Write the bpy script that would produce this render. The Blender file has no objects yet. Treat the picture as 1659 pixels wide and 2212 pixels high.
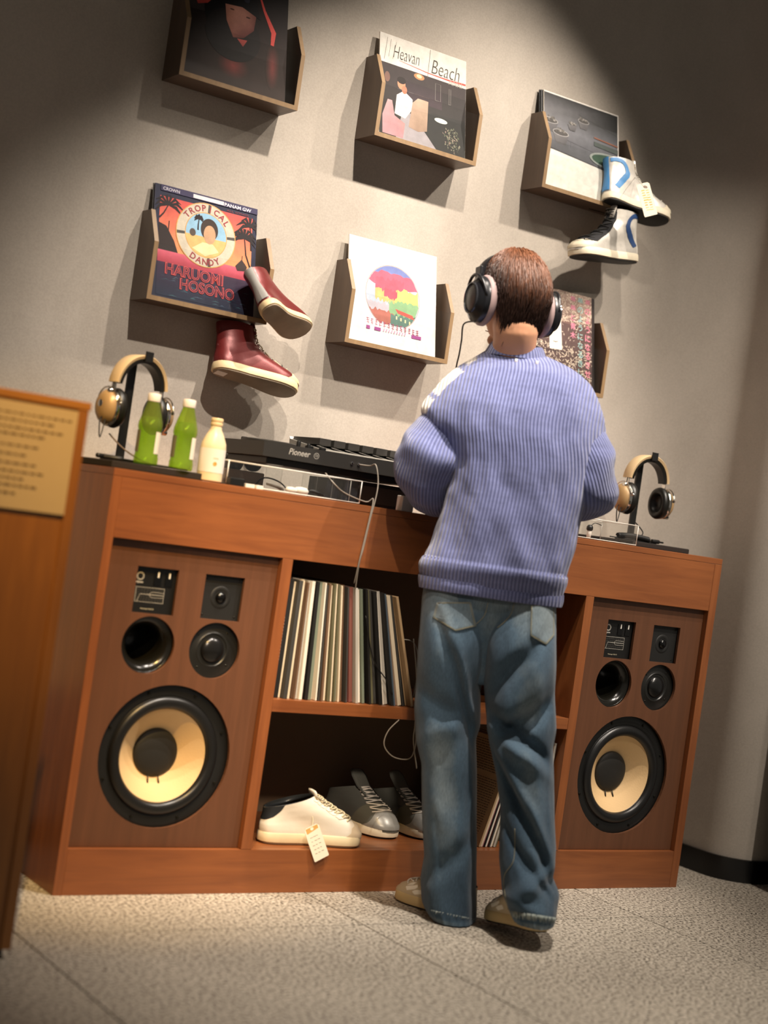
import bpy, bmesh, math, random
from mathutils import Vector, Matrix, noise, bvhtree
random.seed(7)
PI = math.pi
scene = bpy.context.scene
COL = scene.collection

# ------------------------------------------------------------------ camera
FPX, YAW, PITCH, ROLL = 3369.8, 0.5857, 0.0072, 0.1434
CAM = Vector((-1.5251, -3.4848, 0.9978))
_f = Vector((math.sin(YAW)*math.cos(PITCH), math.cos(YAW)*math.cos(PITCH), math.sin(PITCH)))
_r = Vector((math.cos(YAW), -math.sin(YAW), 0)); _u = _r.cross(_f)
_r2 = math.cos(ROLL)*_r + math.sin(ROLL)*_u
_u2 = -math.sin(ROLL)*_r + math.cos(ROLL)*_u
cd = bpy.data.cameras.new('camera'); cam = bpy.data.objects.new('camera', cd); COL.objects.link(cam)
cd.sensor_fit = 'VERTICAL'; cd.sensor_height = 36.0; cd.lens = FPX/2212*36.0
cd.clip_start = 0.05; cd.clip_end = 60
cam.matrix_world = Matrix(((_r2.x, _u2.x, -_f.x, CAM.x), (_r2.y, _u2.y, -_f.y, CAM.y), (_r2.z, _u2.z, -_f.z, CAM.z), (0, 0, 0, 1)))
cd.dof.use_dof = True; cd.dof.focus_distance = 4.55; cd.dof.aperture_fstop = 1.5
scene.camera = cam

def raydir(u, v):
    return _f + _r2*((u-829.5)/FPX) + _u2*((1106-v)/FPX)
def at_y(u, v, y):
    d = raydir(u, v); return CAM + d*((y-CAM.y)/d.y)
def at_z(u, v, z=0.0):
    d = raydir(u, v); return CAM + d*((z-CAM.z)/d.z)
def on_ray_at(u, v, p, L, near=True):
    """point on the pixel's ray at distance L from p"""
    d = raydir(u, v).normalized(); w = CAM-p; b = w.dot(d); c = w.dot(w)-L*L
    disc = b*b-c
    s = math.sqrt(disc) if disc > 0 else 0
    return CAM + d*(-b-s if near else -b+s)

# ------------------------------------------------------------------ light
vs = scene.view_settings
vs.view_transform = 'Standard'; vs.look = 'None'; vs.gamma = 1.0; vs.use_curve_mapping = False
vs.exposure = 0.6
world = bpy.data.worlds.new('world'); scene.world = world; world.use_nodes = True
bg = world.node_tree.nodes['Background']; bg.inputs[0].default_value = (1.0, .90, .78, 1); bg.inputs[1].default_value = 0.12

def spot(name, loc, target, power, size_deg, blend, color=(1, .885, .77), radius=.025):
    l = bpy.data.lights.new(name, 'SPOT'); l.energy = power; l.spot_size = math.radians(size_deg); l.spot_blend = blend
    l.color = color; l.shadow_soft_size = radius
    o = bpy.data.objects.new(name, l); COL.objects.link(o); o.location = loc
    o.rotation_euler = (Vector(target)-Vector(loc)).to_track_quat('-Z', 'Y').to_euler()
    return o
# track lamps placed from the shelf shadows on the wall, then added fill lamps
spot('track_or_fill_spot', (.68, -.62, 3.2), (.80, .47, 1.22), 150, 58, 1.0)
spot('track_or_fill_spot', (2.04, -.62, 3.2), (1.20, .47, 1.62), 70, 52, .8)
spot('track_or_fill_spot', (1.31, -.60, 3.2), (1.18, .47, 1.82), 100, 62, 1.0)
spot('track_or_fill_spot', (.02, -1.36, 3.2), (.42, .32, 1.08), 150, 42, .9)
spot('track_or_fill_spot', (2.07, -1.40, 3.2), (1.36, .05, 1.08), 175, 46, .8)
spot('track_or_fill_spot', (.75, -.95, 3.2), (.85, -.55, 0), 215, 50, .9)  # added downlight, no such lamp known; brightens the floor
spot('track_or_fill_spot', (1.75, -2.7, 3.2), (2.42, .1, .75), 150, 40, 1.0)  # added lamp, set by eye to lift the right wall
spot('track_or_fill_spot', (2.3, -1.0, 3.2), (2.02, .45, 1.10), 75, 50, 1.0)  # added lamp to brighten the back wall at the right end
spot('track_or_fill_spot', (-1.35, -3.7, 3.2), (.72, .12, .42), 360, 13, 1.0, (1, .82, .66), .12)  # added lamp to lift the dark of the left open shelf
spot('track_or_fill_spot', (-.9, -1.9, 3.2), (-.08, -.2, 1.0), 360, 28, 1.0, (1, .62, .20))  # added orange lamp imitating the warm haze over the left end

# ------------------------------------------------------------------ helpers
def lin(c):
    if isinstance(c, str):
        c = [int(c[i:i+2], 16)/255 for i in (0, 2, 4)]
    return tuple((x/12.92 if x <= .04045 else ((x+.055)/1.055)**2.4) for x in c)
MATS = {}
def mat(name, color='808080', rough=.5, metal=0.0, spec=.5, coat=0.0, bump=0.0, bscale=60, noise_amt=0.0, nscale=20, sheen=0.0):
    if name in MATS: return MATS[name]
    m = bpy.data.materials.new(name); m.use_nodes = True; nt = m.node_tree
    b = nt.nodes['Principled BSDF']; c = lin(color)
    b.inputs['Base Color'].default_value = (*c, 1); b.inputs['Roughness'].default_value = rough
    b.inputs['Metallic'].default_value = metal; b.inputs['Specular IOR Level'].default_value = spec
    b.inputs['Coat Weight'].default_value = coat; b.inputs['Sheen Weight'].default_value = sheen
    tc = nt.nodes.new('ShaderNodeTexCoord')
    n = nt.nodes.new('ShaderNodeTexNoise'); n.inputs['Scale'].default_value = nscale; n.inputs['Detail'].default_value = 4
    nt.links.new(tc.outputs['Object'], n.inputs['Vector'])
    hs = nt.nodes.new('ShaderNodeHueSaturation'); hs.inputs['Color'].default_value = (*c, 1)
    mr = nt.nodes.new('ShaderNodeMapRange'); mr.inputs['To Min'].default_value = 1-max(noise_amt, .03); mr.inputs['To Max'].default_value = 1+max(noise_amt, .03)
    nt.links.new(n.outputs['Fac'], mr.inputs['Value']); nt.links.new(mr.outputs[0], hs.inputs['Value'])
    nt.links.new(hs.outputs[0], b.inputs['Base Color'])
    if bump:
        n2 = nt.nodes.new('ShaderNodeTexNoise'); n2.inputs['Scale'].default_value = bscale; n2.inputs['Detail'].default_value = 3
        nt.links.new(tc.outputs['Object'], n2.inputs['Vector'])
        bp = nt.nodes.new('ShaderNodeBump'); bp.inputs['Strength'].default_value = bump; bp.inputs['Distance'].default_value = .002
        nt.links.new(n2.outputs['Fac'], bp.inputs['Height']); nt.links.new(bp.outputs[0], b.inputs['Normal'])
    MATS[name] = m
    return m
def wood(name, dark, light, axis='X', rough=.38, stretch=14, scale=3.0, coat=.15):
    if name in MATS: return MATS[name]
    m = bpy.data.materials.new(name); m.use_nodes = True; nt = m.node_tree; b = nt.nodes['Principled BSDF']
    tc = nt.nodes.new('ShaderNodeTexCoord'); mp = nt.nodes.new('ShaderNodeMapping')
    s = [scale*stretch]*3; s['XYZ'.index(axis)] = scale
    mp.inputs['Scale'].default_value = s
    nt.links.new(tc.outputs['Object'], mp.inputs['Vector'])
    n = nt.nodes.new('ShaderNodeTexNoise'); n.inputs['Scale'].default_value = 1.0; n.inputs['Detail'].default_value = 6; n.inputs['Roughness'].default_value = .62; n.inputs['Distortion'].default_value = .6
    nt.links.new(mp.outputs[0], n.inputs['Vector'])
    n3 = nt.nodes.new('ShaderNodeTexNoise'); n3.inputs['Scale'].default_value = 2.2; n3.inputs['Detail'].default_value = 2
    nt.links.new(tc.outputs['Object'], n3.inputs['Vector'])
    ad = nt.nodes.new('ShaderNodeMath'); ad.operation = 'MULTIPLY_ADD'; ad.inputs[1].default_value = .45; ad.inputs[2].default_value = .0
    nt.links.new(n3.outputs['Fac'], ad.inputs[0])
    ad2 = nt.nodes.new('ShaderNodeMath'); ad2.operation = 'MULTIPLY_ADD'; ad2.inputs[1].default_value = .7
    nt.links.new(n.outputs['Fac'], ad2.inputs[0]); nt.links.new(ad.outputs[0], ad2.inputs[2])
    cr = nt.nodes.new('ShaderNodeValToRGB'); cr.color_ramp.elements[0].position = .33; cr.color_ramp.elements[1].position = .78
    cr.color_ramp.elements[0].color = (*lin(dark), 1); cr.color_ramp.elements[1].color = (*lin(light), 1)
    nt.links.new(ad2.outputs[0], cr.inputs[0]); nt.links.new(cr.outputs[0], b.inputs['Base Color'])
    b.inputs['Roughness'].default_value = rough; b.inputs['Coat Weight'].default_value = coat; b.inputs['Coat Roughness'].default_value = .3
    bp = nt.nodes.new('ShaderNodeBump'); bp.inputs['Strength'].default_value = .12; bp.inputs['Distance'].default_value = .001
    nt.links.new(n.outputs['Fac'], bp.inputs['Height']); nt.links.new(bp.outputs[0], b.inputs['Normal'])
    MATS[name] = m; return m
def printed(name='printed_ink', rough=.6, coat=.0):
    if name in MATS: return MATS[name]
    m = bpy.data.materials.new(name); m.use_nodes = True; nt = m.node_tree; b = nt.nodes['Principled BSDF']
    a = nt.nodes.new('ShaderNodeVertexColor'); a.layer_name = 'Col'
    tc = nt.nodes.new('ShaderNodeTexCoord'); src = a.outputs[0]
    for sc_, lo, hi in ((38, .72, 1.28), (420, .85, 1.15)):
        n = nt.nodes.new('ShaderNodeTexNoise'); n.inputs['Scale'].default_value = sc_; n.inputs['Detail'].default_value = 4; nt.links.new(tc.outputs['Object'], n.inputs['Vector'])
        mr = nt.nodes.new('ShaderNodeMapRange'); mr.inputs['To Min'].default_value = lo; mr.inputs['To Max'].default_value = hi; nt.links.new(n.outputs['Fac'], mr.inputs[0])
        hs = nt.nodes.new('ShaderNodeHueSaturation'); hs.inputs['Saturation'].default_value = .97; nt.links.new(src, hs.inputs['Color']); nt.links.new(mr.outputs[0], hs.inputs['Value']); src = hs.outputs[0]
    nt.links.new(src, b.inputs['Base Color']); b.inputs['Roughness'].default_value = rough; b.inputs['Specular IOR Level'].default_value = .25
    b.inputs['Coat Weight'].default_value = coat
    MATS[name] = m; return m
def acrylic(name, tint=(1, 1, 1), ior=1.45, rough=.02, body=0.0):
    if name in MATS: return MATS[name]
    m = bpy.data.materials.new(name); m.use_nodes = True; nt = m.node_tree
    for n in list(nt.nodes):
        if n.type == 'BSDF_PRINCIPLED': nt.nodes.remove(n)
    out = [n for n in nt.nodes if n.type == 'OUTPUT_MATERIAL'][0]
    tr = nt.nodes.new('ShaderNodeBsdfTransparent'); tr.inputs[0].default_value = (*tint, 1)
    gl = nt.nodes.new('ShaderNodeBsdfGlossy'); gl.inputs['Roughness'].default_value = rough
    lw = nt.nodes.new('ShaderNodeLayerWeight'); pw = nt.nodes.new('ShaderNodeMath'); pw.operation = 'POWER'; pw.inputs[1].default_value = 5.0
    nt.links.new(lw.outputs['Facing'], pw.inputs[0]); fr = nt.nodes.new('ShaderNodeMath'); fr.operation = 'MULTIPLY_ADD'; fr.inputs[1].default_value = .9; fr.inputs[2].default_value = .035
    nt.links.new(pw.outputs[0], fr.inputs[0])
    mx = nt.nodes.new('ShaderNodeMixShader')
    nt.links.new(fr.outputs[0], mx.inputs[0]); nt.links.new(tr.outputs[0], mx.inputs[1]); nt.links.new(gl.outputs[0], mx.inputs[2])
    last = mx
    if body:
        df = nt.nodes.new('ShaderNodeBsdfDiffuse'); df.inputs[0].default_value = (*tint, 1)
        m2 = nt.nodes.new('ShaderNodeMixShader'); m2.inputs[0].default_value = body
        nt.links.new(mx.outputs[0], m2.inputs[1]); nt.links.new(df.outputs[0], m2.inputs[2]); last = m2
    nt.links.new(last.outputs[0], out.inputs[0])
    MATS[name] = m; return m

class MB:
    """collects shapes; build() links them as ONE mesh object"""
    def __init__(s): s.v = []; s.f = []; s.c = None; s.uv = None
    def add(s, verts, faces, col=None):
        o = len(s.v); s.v += [tuple(p) for p in verts]; s.f += [tuple(i+o for i in f) for f in faces]
        if col is not None:
            if s.c is None: s.c = []
            c = list(col) if not isinstance(col, tuple) else [col]*len(verts)
            s.c += c
        return s
    def box(s, a, b, bev=0.0):
        a = Vector(a); b = Vector(b)
        bm = bmesh.new(); bmesh.ops.create_cube(bm, size=1.0)
        for v in bm.verts: v.co = Vector(((a.x+b.x)/2+v.co.x*(b.x-a.x), (a.y+b.y)/2+v.co.y*(b.y-a.y), (a.z+b.z)/2+v.co.z*(b.z-a.z)))
        if bev: bmesh.ops.bevel(bm, geom=bm.edges[:], offset=bev, segments=2, affect='EDGES', profile=.6)
        bm.verts.index_update(); s.add([v.co.copy() for v in bm.verts], [[v.index for v in f.verts] for f in bm.faces]); bm.free(); return s
    def tube(s, pts, r, n=8, cap=True):
        pts = [Vector(p) for p in pts]; rs = r if isinstance(r, (list, tuple)) else [r]*len(pts)
        t0 = (pts[1]-pts[0]).normalized(); up = Vector((0, 0, 1)) if abs(t0.z) < .9 else Vector((1, 0, 0))
        nrm = t0.cross(up).normalized(); rings = []
        for i, p in enumerate(pts):
            t = (pts[min(i+1, len(pts)-1)]-pts[max(i-1, 0)])
            t = t.normalized() if t.length > 1e-9 else t0
            nrm = (nrm-t*nrm.dot(t)).normalized(); bn = t.cross(nrm)
            rings.append([p+(nrm*math.cos(2*PI*k/n)+bn*math.sin(2*PI*k/n))*rs[i] for k in range(n)])
        return s.loft(rings, cap)
    def loft(s, rings, cap=True, close=True):
        n = len(rings[0]); o = []; f = []
        for r in rings: o += [tuple(p) for p in r]
        m = n if close else n-1
        for i in range(len(rings)-1):
            for k in range(m):
                f.append((i*n+k, i*n+(k+1) % n, (i+1)*n+(k+1) % n, (i+1)*n+k))
        if cap:
            f.append(tuple(range(n-1, -1, -1))); f.append(tuple((len(rings)-1)*n+k for k in range(n)))
        return s.add(o, f)
    def lathe(s, prof, n=32, M=None, sx=1.0, sy=1.0, cap=False):
        """profile [(r,h)] about local z, then matrix M"""
        rings = []
        for r, h in prof:
            ring = []
            for k in range(n):
                p = Vector((r*math.cos(2*PI*k/n)*sx, r*math.sin(2*PI*k/n)*sy, h))
                ring.append(M @ p if M else p)
            rings.append(ring)
        return s.loft(rings, cap)
    def prism(s, poly, a, b, axis='x'):
        """2-D polygon extruded along an axis from a to b"""
        def P(p, h):
            return {'x': (h, p[0], p[1]), 'y': (p[0], h, p[1]), 'z': (p[0], p[1], h)}[axis]
        n = len(poly); v = [P(p, a) for p in poly]+[P(p, b) for p in poly]
        f = [tuple(range(n-1, -1, -1)), tuple(range(n, 2*n))]+[(k, (k+1) % n, n+(k+1) % n, n+k) for k in range(n)]
        return s.add(v, f)
    def build(s, name, m, parent=None, smooth=False, loc=None, fix=True):
        me = bpy.data.meshes.new(name); me.from_pydata(s.v, [], s.f)
        if fix:
            bm = bmesh.new(); bm.from_mesh(me); bmesh.ops.recalc_face_normals(bm, faces=bm.faces[:]); bm.to_mesh(me); bm.free()
        if s.c is not None:
            at = me.color_attributes.new('Col', 'FLOAT_COLOR', 'POINT')
            for i, c in enumerate(s.c): at.data[i].color = (*c[:3], 1)
        if s.uv is not None:
            ul = me.uv_layers.new(name='UVMap')
            for lp in me.loops: ul.data[lp.index].uv = s.uv[lp.vertex_index]
        if smooth:
            me.polygons.foreach_set('use_smooth', [True]*len(me.polygons))
            if smooth == 'auto': me.set_sharp_from_angle(angle=math.radians(40))
        me.materials.append(m); me.update()
        o = bpy.data.objects.new(name, me); COL.objects.link(o)
        if parent: o.parent = parent
        if loc is not None: o.location = loc
        return o
def tag(o, label, cat, group=None, kind=None):
    if label: o['label'] = label
    if cat: o['category'] = cat
    if group: o['group'] = group
    if kind: o['kind'] = kind
    return o
def thing(name, label, cat, loc=(0, 0, 0), rot=None, group=None, mtx=None):
    o = bpy.data.objects.new(name, None); o.empty_display_size = .05; COL.objects.link(o)
    if mtx is not None: o.matrix_world = mtx
    else:
        o.location = loc
        if rot: o.rotation_euler = rot
    return tag(o, label, cat, group)
def struct(name, mb, m, **k):
    o = mb.build(name, m, **k); o['kind'] = 'structure'; return o
def smoothcurve(pts, n=8):
    """Catmull-Rom through points"""
    P = [Vector(p) for p in pts]; out = []
    for i in range(len(P)-1):
        p0, p1, p2, p3 = P[max(i-1, 0)], P[i], P[i+1], P[min(i+2, len(P)-1)]
        for k in range(n):
            t = k/n
            out.append(.5*((2*p1)+(p2-p0)*t+(2*p0-5*p1+4*p2-p3)*t*t+(3*p1-p0-3*p2+p3)*t**3))
    return out+[P[-1]]
def interp(tab, x):
    if x <= tab[0][0]: return tab[0][1]
    for (a, va), (b, vb) in zip(tab, tab[1:]):
        if x <= b:
            t = (x-a)/(b-a) if b > a else 0
            t = t*t*(3-2*t)*.5+t*.5
            return va+(vb-va)*t
    return tab[-1][1]
def text2d(body, size=1.0, shear=0.0, bold=0.0, spacing=1.0):
    """lettering outline as flat triangles, centred; returns verts, faces, width, height"""
    cu = bpy.data.curves.new('lettering', 'FONT'); cu.body = body; cu.size = size; cu.shear = shear; cu.offset = bold; cu.space_character = spacing
    cu.resolution_u = 3
    o = bpy.data.objects.new('lettering', cu); COL.objects.link(o)
    dg = bpy.context.evaluated_depsgraph_get(); me = o.evaluated_get(dg).to_mesh()
    v = [(p.co.x, p.co.y) for p in me.vertices]; f = [tuple(q.vertices) for q in me.polygons]
    o.evaluated_get(dg).to_mesh_clear(); bpy.data.objects.remove(o); bpy.data.curves.remove(cu)
    if not v: return [], [], 0, 0
    x0, x1 = min(p[0] for p in v), max(p[0] for p in v); y0, y1 = min(p[1] for p in v), max(p[1] for p in v)
    return [(p[0]-(x0+x1)/2, p[1]-(y0+y1)/2) for p in v], f, x1-x0, y1-y0
class Print:
    """flat ink layers on a sheet: u right, v up, in metres on the sheet; front towards local -y"""
    def __init__(s, y=0.0, eps=.00002, clip=None, tone=1.0): s.tone = tone; s.mb = MB(); s.mb.c = []; s.y = y; s.eps = eps; s.n = 0; s.clip = clip; s.hold = False
    def raw(s, pts, faces, col):
        if not s.hold: s.n += 1
        y = s.y-s.eps*s.n
        if s.clip: pts = [(min(max(p[0], .0005), s.clip-.0005), min(max(p[1], .0005), s.clip-.0005)) for p in pts]
        k = s.tone; col = tuple(c*k for c in col) if isinstance(col, tuple) else [tuple(c*k for c in q) for q in col]
        s.mb.add([(p[0], y, p[1]) for p in pts], faces, col); return s
    def poly(s, pts, col):
        c = [lin(x) for x in col] if isinstance(col, list) else lin(col)
        return s.raw(pts, [tuple(range(len(pts)))], c)
    def rect(s, x0, y0, x1, y1, col, top=None):
        if top is None: return s.poly([(x0, y0), (x1, y0), (x1, y1), (x0, y1)], col)
        return s.poly([(x0, y0), (x1, y0), (x1, y1), (x0, y1)], [col, col, top, top])
    def ell(s, cx, cy, rx, ry, col, n=40, rot=0, a0=0, a1=2*PI):
        pts = []
        for k in range(n):
            a = a0+(a1-a0)*k/(n if a1-a0 > 6.28 else n-1); x, y = rx*math.cos(a), ry*math.sin(a)
            pts.append((cx+x*math.cos(rot)-y*math.sin(rot), cy+x*math.sin(rot)+y*math.cos(rot)))
        return s.poly(pts, col)
    def ring(s, cx, cy, r0, r1, col, n=48):
        pts = []; f = []
        for k in range(n):
            a = 2*PI*k/n; pts += [(cx+r0*math.cos(a), cy+r0*math.sin(a)), (cx+r1*math.cos(a), cy+r1*math.sin(a))]
            f.append((2*k, (2*k+2) % (2*n), (2*k+3) % (2*n), 2*k+1))
        return s.raw(pts, f, lin(col))
    def line(s, pts, w, col):
        P = [Vector((p[0], p[1])) for p in pts]; v = []; f = []
        for i, p in enumerate(P):
            t = (P[min(i+1, len(P)-1)]-P[max(i-1, 0)])
            t = t.normalized() if t.length > 0 else Vector((1, 0)); nrm = Vector((-t.y, t.x))
            ww = w[i] if isinstance(w, list) else w
            v += [tuple(p+nrm*ww/2), tuple(p-nrm*ww/2)]
            if i: f.append((2*i-2, 2*i-1, 2*i+1, 2*i))
        return s.raw(v, f, lin(col))
    def text(s, body, cx, cy, h, col, width=None, rot=0, shear=0, bold=0.0, spacing=1.0):
        v, f, w, hh = text2d(body, 1.0, shear, bold, spacing)
        if not v: return s
        k = h/hh; kx = k if width is None else width/w
        c, sn = math.cos(rot), math.sin(rot)
        return s.raw([(cx+x*kx*c-y*k*sn, cy+x*kx*sn+y*k*c) for x, y in v], f, lin(col))
    def arc_text(s, body, cx, cy, R, h, col, a_mid=PI/2, step=.24, flip=False, bold=.0):
        n = len(body)
        for i, ch in enumerate(body):
            if ch == ' ': continue
            a = a_mid-(i-(n-1)/2)*step*(-1 if flip else 1)
            s.text(ch, cx+R*math.cos(a), cy+R*math.sin(a), h, col, rot=a-PI/2+(PI if flip else 0), bold=bold)
        return s
    def build(s, name, parent, m=None, loc=None): return s.mb.build(name, m or printed(), parent, fix=False, loc=loc)

# ------------------------------------------------------------------ the room
def wall_mat(name, base, dark):
    m = bpy.data.materials.new(name); m.use_nodes = True; nt = m.node_tree; b = nt.nodes['Principled BSDF']
    tc = nt.nodes.new('ShaderNodeTexCoord')
    n1 = nt.nodes.new('ShaderNodeTexNoise'); n1.inputs['Scale'].default_value = 1.3; n1.inputs['Detail'].default_value = 6; n1.inputs['Roughness'].default_value = .6
    mp = nt.nodes.new('ShaderNodeMapping'); mp.inputs['Scale'].default_value = (1.4, 1.4, .8)
    nt.links.new(tc.outputs['Object'], mp.inputs[0]); nt.links.new(mp.outputs[0], n1.inputs['Vector'])
    n2 = nt.nodes.new('ShaderNodeTexNoise'); n2.inputs['Scale'].default_value = 190; n2.inputs['Detail'].default_value = 3
    nt.links.new(tc.outputs['Object'], n2.inputs['Vector'])
    cr = nt.nodes.new('ShaderNodeValToRGB'); cr.color_ramp.elements[0].position = .3; cr.color_ramp.elements[1].position = .62
    cr.color_ramp.elements[0].color = (*lin(dark), 1); cr.color_ramp.elements[1].color = (*lin(base), 1)
    nt.links.new(n1.outputs['Fac'], cr.inputs[0])
    mx = nt.nodes.new('ShaderNodeMix'); mx.data_type = 'RGBA'; mx.blend_type = 'MULTIPLY'; mx.inputs['Factor'].default_value = .25
    c2 = nt.nodes.new('ShaderNodeValToRGB'); c2.color_ramp.elements[0].position = .35; c2.color_ramp.elements[1].position = .65
    c2.color_ramp.elements[0].color = (.6, .6, .6, 1)
    nt.links.new(n2.outputs['Fac'], c2.inputs[0]); nt.links.new(cr.outputs[0], mx.inputs[6]); nt.links.new(c2.outputs[0], mx.inputs[7])
    nt.links.new(mx.outputs[2], b.inputs['Base Color']); b.inputs['Roughness'].default_value = .85
    bp = nt.nodes.new('ShaderNodeBump'); bp.inputs['Strength'].default_value = .25; bp.inputs['Distance'].default_value = .002
    n4 = nt.nodes.new('ShaderNodeTexNoise'); n4.inputs['Scale'].default_value = 60; n4.inputs['Detail'].default_value = 5
    nt.links.new(tc.outputs['Object'], n4.inputs['Vector'])
    nt.links.new(n4.outputs['Fac'], bp.inputs['Height']); nt.links.new(bp.outputs[0], b.inputs['Normal'])
    return m
WALL = wall_mat('wall_plaster', 'b9b0a4', 'a39a8e')
WY = .47
# floor plan of the wall: straight, a soft inner corner, then a rounded outer corner to the right
path = [(1.84, WY)]
for k in range(1, 25):
    a = PI/2*k/24; path.append((1.84+.512*math.sin(a), WY-.19+.19*math.cos(a)))
path.append((2.352, .16))
for k in range(1, 13):
    a = PI/2*k/12; path.append((2.352+.13*(1-math.cos(a)), .16-.13*math.sin(a)))
path.append((3.6, .03))
def wall_strip(pts, z0, z1, off=0.0, thick=.06):
    P = [Vector((p[0], p[1])) for p in pts]; fr, bk = [], []
    for i, p in enumerate(P):
        t = (P[min(i+1, len(P)-1)]-P[max(i-1, 0)]).normalized(); n = Vector((t.y, -t.x))
        fr.append(p+n*off); bk.append(p-n*thick)
    mb = MB(); v = []; f = []; n = len(P)
    for z in (z0, z1): v += [(p.x, p.y, z) for p in fr]+[(p.x, p.y, z) for p in bk]
    for i in range(n-1):
        f += [(i, i+1, 2*n+i+1, 2*n+i), (n+i+1, n+i, 3*n+i, 3*n+i+1), (2*n+i, 2*n+i+1, 3*n+i+1, 3*n+i), (i+1, i, n+i, n+i+1)]
    f += [(0, 2*n, 3*n, n), (n-1, 2*n-1, 4*n-1, 3*n-1)]
    mb.add(v, f); return mb
struct('wall_back', wall_strip([(-3.2, WY), (1.84, WY)], 0, 3.6), WALL)
struct('wall_right', wall_strip(path, 0, 3.6), WALL, smooth='auto')
BLK = mat('black_gloss_paint', '0b0b0b', .35)
struct('baseboard_right', wall_strip(path, 0, .075, .012, .0), BLK, smooth='auto')
struct('baseboard_back', wall_strip([(-3.2, WY), (1.84, WY)], 0, .075, .012, .0), BLK)
struct('ceiling', MB().box((-3.2, -4.5, 3.6), (3.6, .53, 3.66)), mat('ceiling_paint', '3a3733', .9))
def granite():
    m = bpy.data.materials.new('floor_granite'); m.use_nodes = True; nt = m.node_tree; b = nt.nodes['Principled BSDF']
    tc = nt.nodes.new('ShaderNodeTexCoord')
    n1 = nt.nodes.new('ShaderNodeTexNoise'); n1.inputs['Scale'].default_value = 115; n1.inputs['Detail'].default_value = 3; n1.inputs['Roughness'].default_value = .65
    geo = nt.nodes.new('ShaderNodeNewGeometry')
    nt.links.new(geo.outputs['Position'], n1.inputs['Vector'])
    cr = nt.nodes.new('ShaderNodeValToRGB'); e = cr.color_ramp.elements
    e[0].position = .38; e[0].color = (*lin('3a342c'), 1); e[1].position = .48; e[1].color = (*lin('a89f90'), 1)
    x = e.new(.62); x.color = (*lin('cfc7b8'), 1)
    nt.links.new(n1.outputs['Fac'], cr.inputs[0])
    n2 = nt.nodes.new('ShaderNodeTexNoise'); n2.inputs['Scale'].default_value = 3.5; n2.inputs['Detail'].default_value = 4
    nt.links.new(geo.outputs['Position'], n2.inputs['Vector'])
    mr = nt.nodes.new('ShaderNodeMapRange'); mr.inputs['To Min'].default_value = .8; mr.inputs['To Max'].default_value = 1.15
    nt.links.new(n2.outputs['Fac'], mr.inputs[0])
    hs = nt.nodes.new('ShaderNodeHueSaturation'); nt.links.new(cr.outputs[0], hs.inputs['Color']); nt.links.new(mr.outputs[0], hs.inputs['Value'])
    nt.links.new(hs.outputs[0], b.inputs['Base Color']); b.inputs['Roughness'].default_value = .62
    bp = nt.nodes.new('ShaderNodeBump'); bp.inputs['Strength'].default_value = .2; bp.inputs['Distance'].default_value = .001
    nt.links.new(n1.outputs['Fac'], bp.inputs['Height']); nt.links.new(bp.outputs[0], b.inputs['Normal'])
    return m
floor = struct('floor', MB().box((-3.2, -4.5, -.06), (3.6, .53, -.006)), mat('joint_grout', '4b463e', .9))
GR = granite()
xs = [-2.93, -2.02, -1.11, -.195, .71, 1.655, 2.57, 3.6]; ys = [-4.5, -4.0, -3.06, -2.14, -1.215, -.29, .53]
g = .0021
for i in range(len(xs)-1):
    for j in range(len(ys)-1):
        MB().box((xs[i]+g, ys[j]+g, -.02), (xs[i+1]-g, ys[j+1]-g, 0), .0012).build('floor_tile', GR, floor)
# dark panel standing for a black object and wall shadow at the far right
d = struct('far_right_panel', MB().box((2.405, -.16, 0), (2.95, -.10, 2.1), .002), mat('dark_panel', '0d0c0b', .4))
# ------------------------------------------------------------------ the record console
XR, HC, PLZ, FZ = 2.075, 1.038, .1141, .8718
S1, S2, OW = .0226, 1.5691, .4758
REC = .018                                # how far the speaker fronts sit back
WX = wood('walnut_grain_x', '6e3d20', '94582f', 'X')
WZ = wood('walnut_grain_z', '6e3d20', '94582f', 'Z')
WIN = wood('walnut_inner', '4b2a18', '64391f', 'X', rough=.5)
con = thing('record_console', 'long brown wooden console with speakers at both ends and an open record shelf between', 'console')
MB().box((0, 0, HC-.018), (XR, .462, HC), .0015).build('top_panel', WX, con)
MB().box((0, 0, 0), (S1, .46, HC-.0185), .001).build('side_panel', WZ, con)
MB().box((S2+OW, 0, 0), (XR, .46, HC-.0185), .001).build('side_panel', WZ, con)
MB().box((S1+.0004, .0005, FZ), (S2+OW-.0004, .022, HC-.0185), .001).build('fascia', WX, con)
MB().box((S1+.0004, .0005, 0), (S2+OW-.0004, .022, PLZ-.0005), .001).build('plinth', WX, con)
MB().box((S1+.0004, .0225, PLZ-.02), (S2+OW-.0004, .445, PLZ), .001).build('bottom_board', WX, con)
for x in (S1+OW, S2-.031):
    MB().box((x, .0005, PLZ+.0003), (x+.031, .445, FZ-.0003), .001).build('divider', WZ, con)
SHX0, SHX1, SHZ = S1+OW+.0315, S2-.0315, .507
MB().box((SHX0, .001, SHZ-.033), (SHX1, .445, SHZ), .001).build('shelf_board', WX, con)
MB().box((S1, .4455, .02), (S2+OW, .458, HC-.019)).build('back_panel', mat('console_back', '6d5a45', .8), con)

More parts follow.
